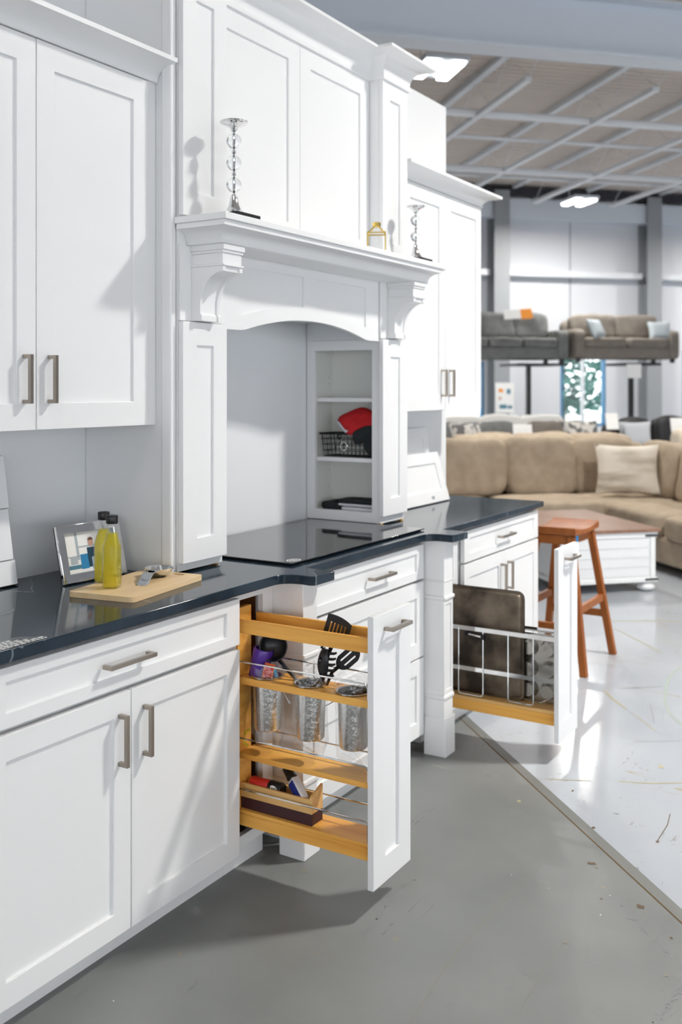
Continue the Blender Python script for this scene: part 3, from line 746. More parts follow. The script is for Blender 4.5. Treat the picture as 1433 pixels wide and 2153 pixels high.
for z in (1.448, 1.181):
    MB().box(XW + .017, XCOL - .019, 3.775, 3.950, z, z + .019).build('shelf', WHITE, t, bevel=.002)
h = MB()
for z in (1.05, 1.13, 1.26, 1.35, 1.53, 1.56):
    for y in (3.80, 3.92): h.lathe([(.0025, 0), (.0025, .0006)], (XW + .0161, y, z), 8, Matrix.Rotation(R(90), 4, 'Y'))
h.build('shelf_pin_hole', STEELCOL, t)
door(t, 'front_panel', XO, 3.742, 3.967, .954, 1.721, .070, .075)
for y in (3.76, 3.945): MB().box(-2.125, -2.1005, y, y + .018, .9145, .922).build('shim', MAPLE_L, t)

t = thing('range_hood_mantel', 'white wooden mantel hood with corbels and arched valance over the cooktop', 'range hood', (-2.2, 3.2, 1.71))
MB().box(-2.103, -1.896, 2.415, 3.985, 2.0335, 2.055).build('shelf', WHITE, t, bevel=.002)
MB().box(XW + .002, -2.1035, 2.43, 3.967, 2.0335, 2.055).build('shelf_back', WHITE, t)
b = MB(); sweep(b, [(XO - .02, 2.478), (-1.962, 2.478), (-1.962, 3.922), (XO - .02, 3.922)], cove(1.970, 2.033, .056, back=-.03, bead=.003, fillet=.016)); b.build('crown', WHITE, t, smooth=True)
MB().box(XCOL, -1.964, 2.48, 3.92, 1.969, 2.0).build('soffit', WHITE, t)
# frieze blocks behind the corbels
for y0, y1 in ((2.432, 2.657), (3.742, 3.967)):
    MB().box(XCOL, XO - .012, y0, y1, 1.727, 1.969).build('corbel_board', WHITE, t)
# arched valance
vb = MB()
ya, yb, zb, zt = 2.658, 3.741, 1.712, 1.969
yc0, yc1, zap = 2.776, 3.637, 1.768
n = 24
low = [(ya, zb), (yc0, zb)]
low += [(yc0 + (yc1 - yc0) * k / n, zb) for k in range(1, n)]
low += [(yc1, zb), (yb, zb)]
pc = (ya + yb) / 2
def ztop(y, off):
    if y <= yc0 or y >= yc1: return zb + off
    return zb + off + (zap - zb) * (1 - ((y - (yc0 + yc1) / 2) / ((yc1 - yc0) / 2)) ** 2)
# frame of the valance (two panel openings), built as strips
p0, p1, p2, p3 = 2.755, pc - .045, pc + .045, 3.63
zp = 1.933
def strip(y0, y1, f0, f1, m=12, x0=-2.122, x1=-2.101, B=vb):
    for k in range(m):
        ya_, yb_ = y0 + (y1 - y0) * k / m, y0 + (y1 - y0) * (k + 1) / m
        a, bb, c_, d = f0(ya_), f0(yb_), f1(yb_), f1(ya_)
        B.add([(x1, ya_, a), (x1, yb_, bb), (x1, yb_, c_), (x1, ya_, d), (x0, ya_, a), (x0, yb_, bb), (x0, yb_, c_), (x0, ya_, d)],
              [(0, 1, 2, 3), (4, 7, 6, 5), (0, 4, 5, 1), (3, 2, 6, 7)] + ([(0, 3, 7, 4)] if k == 0 else []) + ([(1, 5, 6, 2)] if k == m - 1 else []))
lowf = lambda y: ztop(y, 0)
railf = lambda y: ztop(y, .052)
strip(ya, p0, lowf, lambda y: zt, 4); strip(p3, yb, lowf, lambda y: zt, 4); strip(p1, p2, lowf, lambda y: zt, 4)
for q0, q1 in ((p0, p1), (p2, p3)):
    strip(q0, q1, lowf, railf, 14); strip(q0, q1, lambda y: zp, lambda y: zt, 1)
vo = vb.build('valance', WHITE, t)
for q0, q1 in ((p0, p1), (p2, p3)):
    pb = MB(); strip(q0, q1, railf, lambda y: zp, 14, -2.121, -2.1085, pb); pb.build('panel', WHITE, vo)
MB().box(XW + .02, -2.123, 2.66, 3.75, 1.80, 1.815).build('hood_liner', PANELW, t)
def corbel(y0, y1):
    xs_, xb = -1.963, -2.0918
    prof = [(xb, 1.727), (-2.050, 1.727), (-2.050, 1.745), (-2.056, 1.752), (-2.056, 1.775)]
    for k in range(1, 11):
        q = k / 10 * math.pi / 2
        prof.append((-2.056 + (.056 + .035) * (1 - math.cos(q)), 1.775 + .107 * math.sin(q)))
    prof += [(xs_, 1.884), (xs_, 1.900), (xb, 1.900)]
    inner = [(x - .006 if x > xb + .001 else x, z) for x, z in prof]
    b = MB(); w = .016
    b.prism(prof, y0, y0 + w, 'y'); b.prism(prof, y1 - w, y1, 'y'); b.prism(inner, y0 + w, y1 - w, 'y')
    o = b.build('corbel', WHITE, t, bevel=.0012)
    cp = MB(); cp.box(xb, -1.959, y0 - .003, y1 + .003, 1.900, 1.907); cp.box(xb, -1.966, y0 + .002, y1 - .002, 1.907, 1.942); cp.box(xb, -1.961, y0 - .002, y1 + .002, 1.942, 1.951); cp.box(xb, -1.956, y0 - .005, y1 + .005, 1.951, 1.969)
    cp.build('corbel_cap', WHITE, o, bevel=.0015)
corbel(2.487, 2.590); corbel(3.802, 3.905)

t = thing('hood_cabinet', 'tall white two-door cabinet with crown above the mantel shelf', 'cabinet', (-2.3, 3.2, 2.056))
XD = -2.146
MB().box(XW + .002, XD - .021, 2.658, 3.739, 2.0565, 2.90).build('body', WHITE, t)
for y0, y1 in ((2.432, 2.6575), (3.7395, 3.967)):
    MB().box(XW + .002, XCOL - .0005, y0, y1, 2.0565, 2.90).build('column', WHITE, t)
    door(t, 'column_panel', XO, y0, y1, 2.064, 2.848, .068, .08)
ym = (2.658 + 3.739) / 2
door(t, 'door', XD, 2.661, ym - .0015, 2.064, 2.848, .075, .08)
door(t, 'door', XD, ym + .0015, 3.736, 2.064, 2.848, .075, .08)
b = MB(); sweep(b, [(XO, 2.432), (XO, 2.657), (XD, 2.657), (XD, 3.740), (XO, 3.740), (XO, 3.967), (XW + .05, 3.967)],
                cove(2.842, 2.955, .098, back=-.02, bead=.026, fillet=.012, foot=.004)); b.build('crown', WHITE, t, smooth=True)

# far wall cabinet
t = thing('wall_cabinet', 'white two-door wall cabinet with crown right of the hood', 'cabinet', (-2.3, 4.5, 1.4), 'white wall cabinets')
MB().box(-2.398, XU - .021, 4.002, 4.99, 1.41, 2.50).build('body', WHITE, t)
MB().box(XU - .0205, XU - .001, 4.002, 4.09, 1.40, 2.488).build('filler', WHITE, t)
door(t, 'door', XU, 4.092, 4.5385, 1.40, 2.488, .066, .075, pull=('v', 4.495, 1.535))
door(t, 'door', XU, 4.5415, 4.988, 1.40, 2.488, .066, .075, pull=('v', 4.585, 1.535))
b = MB(); sweep(b, [(XU, 4.002), (XU, 4.99), (-2.395, 4.99)], cove(2.490, 2.553, .087, back=-.02, bead=.006)); b.build('crown', WHITE, t, smooth=True)

# ------------------------------------------------------------------ pull-out with utensils
YA, YB = 2.460, 2.567
t = thing('pullout_organizer', 'open wooden pull-out with white shaker front holding steel utensil bins', 'pull-out', (-1.63, 2.51, .15))
door(t, 'door_front', -1.390, 2.444, 2.672, .081, .860, .072, .075, th=.0195, pull=('s', 2.565, .815))
XA, XE = -1.90, -1.410
b = MB(); b.box(XA, XA + .016, YA, YA + .07, .20, .825); b.build('back_post', MAPLE, t)
MB().box(XA + .0165, XE, YA, YA + .012, .750, .793).build('rail', MAPLE, t, bevel=.001)
MB().box(XA + .0165, XE, YB - .012, YB, .750, .797).build('rail', MAPLE, t, bevel=.001)
# bin shelf with three round holes
bins = [(-1.808, 2.5135), (-1.648, 2.5135), (-1.498, 2.5135)]
def holed(name, x0, x1, y0, y1, z0, z1, holes, m, parent, r=.0475, n=24):
    bm_ = MB()
    edges = [x0] + [(holes[k][0] + holes[k + 1][0]) / 2 for k in range(len(holes) - 1)] + [x1]
    for k, (cx, cy) in enumerate(holes):
        a0, a1 = edges[k], edges[k + 1]
        vs = []
        for j in range(n):
            q = 2 * math.pi * (j + .5) / n; ux, uy = math.cos(q), math.sin(q)
            s = min(((a1 - cx) / ux if ux > 0 else (a0 - cx) / ux) if abs(ux) > 1e-6 else 9, ((y1 - cy) / uy if uy > 0 else (y0 - cy) / uy) if abs(uy) > 1e-6 else 9)
            vs.append(((cx + r * ux, cy + r * uy), (cx + s * ux, cy + s * uy)))
        cs = []
        V = []
        for (i, o) in vs: V += [(*i, z0), (*i, z1), (*o, z0), (*o, z1)]
        F = []
        for j in range(n):
            p, q_ = 4 * j, 4 * ((j + 1) % n)
            F += [(p + 1, q_ + 1, q_ + 3, p + 3), (p, p + 2, q_ + 2, q_), (p, q_, q_ + 1, p + 1), (p + 2, p + 3, q_ + 3, q_ + 2)]
        bm_.add(V, F)
        # square corners
        for cxx in (a0, a1):
            for cyy in (y0, y1):
                pass
    return bm_.build(name, m, parent)
holed('bin_shelf', XA + .0165, XE, YA + .0046, YB - .0046, .593, .614, bins, MAPLE, t)
MB().box(XA + .0165, XE, YA, YA + .0045, .5928, .6142).build('shelf_edge', MAPLE, t)
MB().box(XA + .0165, XE, YB - .0045, YB, .5928, .6142).build('shelf_edge', MAPLE, t)
MB().box(XA + .0165, XE, YA, YB, .362, .378).build('shelf', MAPLE, t, bevel=.001)
MB().box(XA, XE, YA, YB, .192, .203).build('bottom_shelf', MAPLE, t, bevel=.001)
MB().box(XA, XE, YA, YA + .018, .155, .1915).build('bottom_rail', MAPLE, t, bevel=.001)
MB().box(XA, XE, YB - .018, YB, .155, .1915).build('bottom_rail', MAPLE, t, bevel=.001)
def rod(z, y, drop, x0=XA + .01, x1=XE - .008):
    pts = [(x0, y, z), (x1 - .012, y, z), (x1 - .004, y, z - .003), (x1, y, z - .012), (x1, y, z - drop)]
    MB().tube(pts, .0028, 8).build('wire_rail', CHROME, t, smooth=True)
for y in (YA + .002, YB - .002):
    rod(.661, y, .045); rod(.424, y, .044); rod(.266, y, .06)
MB().box(-1.93, -1.86, YA + .01, YB - .01, .14, .152).build('slide', BLACKM, t)

def lathe_bin(x, y, label, bag):
    o = thing('utensil_bin', label, 'bin', (x, y, .45), 'steel utensil bins')
    pr = [(.0385, .451), (.0425, .456), (.0465, .612), (.052, .6155), (.0525, .618), (.050, .6195), (.0455, .617), (.0415, .459), (.0, .4575)]
    m = MB(); n = 32
    vs = []; fs = []
    for r, z in pr:
        for k in range(n): vs.append((x + r * math.cos(2 * math.pi * k / n), y + r * math.sin(2 * math.pi * k / n), z))
    for i in range(len(pr) - 1):
        for k in range(n): fs.append((i * n + k, i * n + (k + 1) % n, (i + 1) * n + (k + 1) % n, (i + 1) * n + k))
    fs.append(tuple(range(n)))
    m.add(vs, fs); m.build('bin', STEEL, o, smooth=True)
    rnd = random.Random(bag); m = MB(); n = 26; vs = []; fs = []
    prb = [(.047, .425), (.053, .445), (.054, .50), (.053, .55), (.0525, .590)]
    for i, (r, z) in enumerate(prb):
        for k in range(n):
            q = 2 * math.pi * k / n; rr = r + rnd.uniform(-.004, .006)
            vs.append((x + rr * math.cos(q), y + rr * math.sin(q) * .93, z + rnd.uniform(-.006, .006) * (i < 4)))
    for i in range(len(prb) - 1):
        for k in range(n): fs.append((i * n + k, i * n + (k + 1) % n, (i + 1) * n + (k + 1) % n, (i + 1) * n + k))
    # tail of the bag
    c0 = len(vs)
    for k in range(n):
        q = 2 * math.pi * k / n; vs.append((x + .03 + .012 * math.cos(q), y + .01 * math.sin(q), .405 + rnd.uniform(-.01, .01)))
    for k in range(n): fs.append((c0 + k, c0 + (k + 1) % n, (k + 1) % n, k))
    m.add(vs, fs); m.build('plastic_wrap', FILM, o, smooth=True)
    # loose film standing up above the rim
    m = MB(); vs = []; fs = []
    for i, (r, z) in enumerate([(.0535, .6155), (.056, .632), (.053, .655)]):
        for k in range(n):
            q = 2 * math.pi * k / n; rr = r + rnd.uniform(-.004, .006) * (i > 0)
            vs.append((x + rr * math.cos(q), y + rr * math.sin(q) * .95, z + rnd.uniform(-.012, .008) * (i == 2)))
    for i in range(2):
        for k in range(n): fs.append((i * n + k, i * n + (k + 1) % n, (i + 1) * n + (k + 1) % n, (i + 1) * n + k))
    m.add(vs, fs); m.build('plastic_wrap', FILM, o, smooth=True)
lathe_bin(*bins[0], 'stainless bin in clear film holding a purple cup, deepest in the pull-out', 3)
lathe_bin(*bins[1], 'stainless bin in clear film holding black utensils, middle of three', 5)
lathe_bin(*bins[2], 'empty stainless bin in clear film next to the white pull-out front', 8)

# purple measuring cup lying tilted in the first bin
Mc = Matrix.Translation((-1.835, 2.513, .645)) @ Matrix.Rotation(R(25), 4, 'Z') @ Matrix.Rotation(R(12), 4, 'Y')
o = MB(Mc); o.lathe([(.030, -.05), (.032, .025), (.033, .046), (.031, .052), (.026, .052), (.024, -.045)], n=24)
tag(o.build('plastic_cup', PURPLE, smooth=True), 'purple plastic cup standing in the deepest steel bin', 'cup')
t2 = thing('scraper', 'orange and red card-like scraper standing in the deepest steel bin', 'scraper', (-1.79, 2.50, .55))
Mc = Matrix.Translation((-1.798, 2.488, .600)) @ Matrix.Rotation(R(28), 4, 'Z') @ Matrix.Rotation(R(14), 4, 'Y')
MB(Mc).box(-.016, .016, -.003, .003, -.045, .062).build('plate', ORANGEP, t2, bevel=.002)
MB(Mc).box(-.012, .012, -.0045, -.0032, -.045, .056).build('inset', REDP, t2)
Mc = Matrix.Translation((-1.778, 2.510, .625)) @ Matrix.Rotation(R(-35), 4, 'Y')
t3 = thing('peeler', 'bright blue plastic handle sticking out of the deepest steel bin', 'peeler', (-1.77, 2.505, .58))
MB(Mc).tube([(0, 0, -.06), (.0, 0, -.02), (.004, 0, .01), (0, 0, .035)], [.004, .006, .007, .005], 10).build('handle', CYANP, t3, smooth=True)
MB(Mc).tube([(0, 0, -.10), (0, 0, -.06)], .003, 8).build('shank', STEEL, t3, smooth=True)

# ladle
t2 = thing('ladle', 'black nylon ladle leaning left from the middle steel bin', 'ladle', (-1.65, 2.51, .47))
Ml = Matrix.Translation((-1.786, 2.512, .708)) @ Matrix.Rotation(R(18), 4, 'Z') @ Matrix.Rotation(R(78), 4, 'X')
pr = [(.001, -.036)] + [(.046 * math.sin(q), -.036 * math.cos(q)) for q in [k * math.pi / 18 for k in range(1, 10)]] + [(.044, .001)] + [(.042 * math.sin(q), -.032 * math.cos(q)) for q in [k * math.pi / 18 for k in range(9, 0, -1)]] + [(.001, -.032)]
MB(Ml).lathe(pr, n=28).build('bowl', BLACKP, t2, smooth=True)
MB().tube([(-1.775, 2.530, .664), (-1.745, 2.524, .645), (-1.70, 2.518, .615), (-1.668, 2.514, .57), (-1.640, 2.512, .468)], [.007, .006, .006, .0055, .005], 10).build('handle', BLACKP, t2, smooth=True)
# slotted turner
t2 = thing('slotted_turner', 'black slotted nylon turner standing highest above the middle steel bin', 'spatula', (-1.6, 2.52, .47))
Mt = Matrix.Translation((-1.556, 2.520, .792)) @ Matrix.Rotation(R(12), 4, 'Z') @ Matrix.Rotation(R(17), 4, 'Y')
hw, z0_, z1_ = .040, -.045, .036
b = MB(Mt)
sx = [-hw, -.026, -.021, -.0145, -.0095, -.003, .002, .0085, .0135, .020, .025, hw]
def ztp(x): return z1_ - .28 * (x + .012) ** 2 / .04 * .6
for k in range(len(sx) - 1):
    x0, x1 = sx[k], sx[k + 1]
    slot = k % 2 == 1
    for (a0, a1) in ([(z0_, -.028), (.014, None)] if slot else [(z0_, None)]):
        za, zb_ = (ztp(x0), ztp(x1)) if a1 is None else (a1, a1)
        b.add([(x0, -.0015, a0), (x1, -.0015, a0), (x1, -.0015, zb_), (x0, -.0015, za), (x0, .0015, a0), (x1, .0015, a0), (x1, .0015, zb_), (x0, .0015, za)],
              [(0, 1, 2, 3), (4, 7, 6, 5), (0, 4, 5, 1), (3, 2, 6, 7), (0, 3, 7, 4), (1, 5, 6, 2)])
b.build('blade', BLACKP, t2)
MB().tube([(-1.570, 2.518, .750), (-1.585, 2.516, .715), (-1.605, 2.514, .66), (-1.632, 2.513, .47)], [.007, .006, .006, .0055], 10).build('handle', BLACKP, t2, smooth=True)
# spaghetti server
t2 = thing('spaghetti_server', 'black toothed pasta server standing in the middle steel bin', 'pasta server', (-1.62, 2.5, .47))
Ms = Matrix.Translation((-1.585, 2.498, .700)) @ Matrix.Rotation(R(-25), 4, 'Z') @ Matrix.Rotation(R(12), 4, 'Y')
b = MB(Ms); vs = []; fs = []
m_, n_ = 9, 12
for i in range(m_ + 1):
    u = i / m_; z = -.05 + .088 * u; wid = .027 * math.sin(math.pi * (.16 + .80 * u)) ** .6
    for k in range(n_ + 1):
        q = -1.35 + 2.7 * k / n_
        vs.append((wid * math.sin(q), -.021 * math.cos(q) * math.sin(math.pi * (.1 + .85 * u)) ** .5, z))
for i in range(m_):
    for k in range(n_):
        if 4 <= i <= 5 and 5 <= k <= 6: continue
        fs.append((i * (n_ + 1) + k, i * (n_ + 1) + k + 1, (i + 1) * (n_ + 1) + k + 1, (i + 1) * (n_ + 1) + k))
b.add(vs, fs)
hd = b.build('head', BLACKP, t2, smooth=True)
so = hd.modifiers.new('thick', 'SOLIDIFY'); so.thickness = .003
for k in range(5):
    z = -.042 + .018 * k
    for s in (-1, 1):
        MB(Ms).tube([(s * .021, -.004, z), (s * .031, .006, z + .002), (s * .036, .012, z + .006)], [.0045, .004, .003], 7).build('tooth', BLACKP, hd, smooth=True)
MB().tube([(-1.590, 2.498, .655), (-1.605, 2.503, .62), (-1.622, 2.508, .54), (-1.628, 2.509, .47)], [.007, .006, .0055, .005], 10).build('handle', BLACKP, t2, smooth=True)
# slotted spoon
t2 = thing('slotted_spoon', 'black oval slotted spoon behind the pasta server', 'spoon', (-1.6, 2.535, .47))
Ms = Matrix.Translation((-1.535, 2.545, .700)) @ Matrix.Rotation(R(20), 4, 'Z') @ Matrix.Rotation(R(48), 4, 'Y')
b = MB(Ms); n = 24
vs = []
def egg(k, s): 
    q = 2 * math.pi * k / n; return (s * .027 * math.cos(q), s * .043 * math.sin(q))
cols = [-.9, -.42, -.25, .25, .42, .9]
for k in range(5):
    x0, x1 = cols[k] * .027, cols[k + 1] * .027
    def hz(x): return .043 * math.sqrt(max(0, 1 - (x / .027) ** 2))
    if k in (1, 3): rng = [(-1, -.55), (.55, 1)]
    else: rng = [(-1, 1)]
    for lo_, hi_ in rng:
        m = 6
        for j in range(m):
            xa, xb_ = x0 + (x1 - x0) * j / m, x0 + (x1 - x0) * (j + 1) / m
            b.add([(xa, -.0015, lo_ * hz(xa)), (xb_, -.0015, lo_ * hz(xb_)), (xb_, -.0015, hi_ * hz(xb_)), (xa, -.0015, hi_ * hz(xa)),
                   (xa, .0015, lo_ * hz(xa)), (xb_, .0015, lo_ * hz(xb_)), (xb_, .0015, hi_ * hz(xb_)), (xa, .0015, hi_ * hz(xa))],
                  [(0, 1, 2, 3), (4, 7, 6, 5), (0, 4, 5, 1), (3, 2, 6, 7), (0, 3, 7, 4), (1, 5, 6, 2)])
b.build('bowl', BLACKP, t2)
MB().tube([(-1.560, 2.537, .676), (-1.582, 2.530, .655), (-1.605, 2.525, .60), (-1.622, 2.52, .47)], [.006, .0055, .005, .005], 10).build('handle', BLACKP, t2, smooth=True)

# yellow clip
yc = MB(); yc.tube([(-1.868, 2.50, .440), (-1.880, 2.498, .432), (-1.888, 2.495, .415), (-1.882, 2.492, .398), (-1.866, 2.490, .392)], .005, 8)
tag(yc.build('plastic_clip', YELLOWP, smooth=True), 'yellow plastic hook clip at the back of the middle shelf', 'clip')

# caddy with spice bottles on the bottom shelf
t2 = thing('spice_caddy', 'small open wooden spice tray on a dark base on the bottom shelf', 'tray', (-1.75, 2.50, .203))
x0, x1, y0, y1 = -1.882, -1.618, 2.474, 2.534
MB().box(x0, x1, y0, y1, .2035, .238).build('base_block', DARKRED, t2, bevel=.001)
MB().box(x0, x1 - .0075, y0, y0 + .007, .2385, .281).build('side', MAPLE_L, t2)
MB().box(x0, x1 - .0075, y1 - .007, y1, .2385, .281).build('side', MAPLE_L, t2)
e = MB(); e.add([(x1 - .007, y0, .2385), (x1, y0, .2385), (x1, y1, .2385), (x1 - .007, y1, .2385), (x1 - .007, y0, .290), (x1, y0, .290), (x1, y1, .312), (x1 - .007, y1, .312)],
                [(0, 3, 2, 1), (4, 5, 6, 7), (0, 1, 5, 4), (1, 2, 6, 5), (2, 3, 7, 6), (3, 0, 4, 7)])
e.build('end_board', MAPLE_L, t2)
MB().box(x0, x1 - .0075, y0 + .0075, y1 - .0075, .2385, .243).build('floor_board', MAPLE_L, t2)
t2 = thing('spice_jar', 'red-labelled spice jar with black cap lying in the wooden tray', 'jar', (-1.80, 2.505, .25))
Mj = Matrix.Translation((-1.795, 2.504, .276)) @ Matrix.Rotation(R(90), 4, 'Y')
MB(Mj).lathe([(.019, -.065), (.020, -.06), (.020, .0), (.018, .004)], n=20).build('body', REDP, t2, smooth=True)
cp = MB(Mj).lathe([(.0195, .004), (.0205, .006), (.0205, .048), (.019, .051)], n=20).build('cap', BLACKP, t2, smooth=True)
lb = MB(Matrix.Translation((-1.765, 2.4832, .283)) @ Matrix.Rotation(R(18), 4, 'X'))
n = 20; lb.add([(.0125 * math.cos(2 * math.pi * k / n), 0, .0105 * math.sin(2 * math.pi * k / n)) for k in range(n)], [tuple(range(n))])
lb.cur = 1
for x, z0_, z1_ in ((-.007, -.004, .005), (-.003, -.004, .002), (.0005, -.004, .003), (.004, -.004, .002), (.0075, -.004, .005)):
    lb.add([(x - .001, -.0003, z0_), (x + .001, -.0003, z0_), (x + .001, -.0003, z1_), (x - .001, -.0003, z1_)], [(0, 1, 2, 3)])
lb.build('oval_label', [PAPER, BLACKP], t2)
t2 = thing('spice_bottle', 'tilted spice bottle with blue label and black cap in the wooden tray', 'bottle', (-1.68, 2.505, .25))
Mj = Matrix.Translation((-1.690, 2.504, .292)) @ Matrix.Rotation(R(-20), 4, 'Z') @ Matrix.Rotation(R(-50), 4, 'Y')
MB(Mj).box(-.018, .018, -.013, .013, -.048, .032).build('body', GREYL, t2, bevel=.005)
MB(Mj).box(-.0145, .0145, -.0142, -.0132, -.038, .024).build('label', NAVY, t2)
MB(Mj).lathe([(.013, .0325), (.017, .036), (.017, .04), (.0155, .042), (.0155, .07), (.014, .073)], n=18).build('cap', BLACKP, t2, smooth=True)

# ------------------------------------------------------------------ pull-out with baking trays
t = thing('pullout_organizer', 'open wooden pull-out with white shaker front holding upright baking trays', 'pull-out', (-1.58, 3.96, .14))
door(t, 'door_front', -1.334, 3.846, 4.082, .081, .862, .072, .075, th=.0195, pull=('s', 3.975, .815))
ya, yb = 3.872, 4.003
MB().box(-1.93, -1.3545, ya, yb, .187, .201).build('tray_board', MAPLE_L, t, bevel=.001)
for y in (ya, yb - .018): MB().box(-1.93, -1.3545, y, y + .018, .142, .1865).build('side_rail', MAPLE, t, bevel=.001)
for y in (ya, yb):
    for z in (.491, .320): MB().box(-1.93, -1.3545, y - .0015, y + .0015, z - .009, z + .009).build('flat_bar', CHROME, t)
    for xa, xb_ in ((-1.783, -1.671), (-1.559, -1.450)):
        s = -.003 if y == ya else .003
        MB().tube([(xa, y + s, .49), (xa, y + s, .222), (xa + .004, y + s, .214), (xa + .012, y + s, .211), (xb_ - .012, y + s, .211), (xb_ - .004, y + s, .214), (xb_, y + s, .222), (xb_, y + s, .49)], .0028, 8).build('wire_loop', CHROME, t, smooth=True)
MB().tube([(-1.53, 3.935, .215), (-1.45, 3.935, .206), (-1.44, 3.935, .206), (-1.40, 3.935, .23), (-1.37, 3.935, .255)], .0025, 8).build('divider_wire', CHROME, t, smooth=True)
c2 = MB(); c2.tube([(-1.735, ya - .006, .468), (-1.672, ya - .006, .462)], .004, 8); c2.build('clip_pin', CHROME, t, smooth=True)
c2 = MB(); c2.box(-1.752, -1.735, ya - .010, ya + .006, .460, .478); c2.build('clip_end', BLACKP, t)
c2 = MB(); c2.box(-1.680, -1.662, ya - .010, ya + .006, .452, .474); c2.build('clip_end', BLACKP, t)
MB().box(-1.93, -1.86, ya + .01, yb - .01, .126, .140).build('slide', BLACKM, t)
def rrect(x0, x1, z0, z1, r, n=5):
    pts = []
    for cx, cz, a0 in ((x1 - r, z1 - r, 0), (x0 + r, z1 - r, 90), (x0 + r, z0 + r, 180), (x1 - r, z0 + r, 270)):
        pts += [(cx + r * math.cos(R(a0 + 90 * k / n)), cz + r * math.sin(R(a0 + 90 * k / n))) for k in range(n + 1)]
    return pts
PAN = mat('aged_baking_steel', (.040, .030, .022), .36, .35, noise=((5, 5, 5), (.34, .27, .20), 8, .38, .70))
def pan(name, m, label, x0, x1, z0, z1, y, deep=.02):
    L = [(rrect(x0, x1, z0, z1, .030), y + deep), (rrect(x0 + .003, x1 - .003, z0 + .003, z1 - .003, .028), y + deep + .003),
         (rrect(x0 + .003, x1 - .003, z0 + .003, z1 - .003, .028), y + deep - .003),
         (rrect(x0 + .011, x1 - .011, z0 + .011, z1 - .011, .024), y + deep - .003), (rrect(x0 + .017, x1 - .017, z0 + .017, z1 - .017, .02), y + .002), (rrect(x0 + .022, x1 - .022, z0 + .022, z1 - .022, .016), y)]
    b = MB(); n = len(L[0][0]); vs = []; fs = []
    for pts, yy in L: vs += [(p[0], yy, p[1]) for p in pts]
    for i in range(len(L) - 1):
        for k in range(n): fs.append((i * n + k, i * n + (k + 1) % n, (i + 1) * n + (k + 1) % n, (i + 1) * n + k))
    fs.append(tuple((len(L) - 1) * n + k for k in range(n)))
    b.add(vs, fs); o = b.build(name, m, smooth=True, angle=50); return tag(o, label, 'baking tray')
pan('baking_sheet', PAN, 'dark stained rimmed baking sheet standing upright in the far pull-out', -1.862, -1.508, .2015, .660, 3.908)
t2 = thing('muffin_tin', 'metal muffin tin standing upright behind the baking sheet', 'muffin tin', (-1.5, 4.0, .2))
b = MB(); pts = rrect(-1.70, -1.372, .2015, .482, .02)
b.prism(pts, 3.972, 3.975, 'y'); b.build('plate', CUP, t2)
for ix in range(4):
    for iz in range(3):
        cx, cz = -1.419 - .082 * ix, .250 + .087 * iz
        Mx = Matrix.Translation((cx, 3.972, cz)) @ Matrix.Rotation(R(90), 4, 'X')
        MB(Mx).lathe([(.037, 0), (.0355, .003), (.028, .030), (.0275, .031), (.001, .0305)], n=20).build('cup', CUP, t2, smooth=True, angle=22)

# ------------------------------------------------------------------ things on the counter
ZC = .9145
# cutting board
t = thing('cutting_board', 'pale bamboo cutting board lying under the oil bottles', 'cutting board', (-2.05, 2.2, ZC))
c0 = Vector((-2.145, 2.005)); c1 = Vector((-1.925, 2.040)); c3 = Vector((-2.195, 2.372)); c2 = c1 + (c3 - c0)
def rpoly(cs, r, n=4):
    out = []
    m = len(cs)
    for i in range(m):
        p, a, b = cs[i], cs[i - 1], cs[(i + 1) % m]
        u = (a - p).normalized() * r; v = (b - p).normalized() * r
        for k in range(n + 1):
            s = k / n; out.append(tuple(p + u * (1 - s) ** 2 + v * s ** 2))
    return out
out_ = [Vector(p) for p in rpoly([c0, c1, c2, c3], .02)]
pc_ = (c2 + c3) / 2 - (c3 - c0).normalized() * .024 + (c2 - c3).normalized() * .035
ux = (c2 - c3).normalized(); uy = (c3 - c0).normalized(); n = 20
hole = [pc_ + ux * .022 * math.cos(2 * math.pi * k / n) + uy * .010 * math.sin(2 * math.pi * k / n) for k in range(n)]
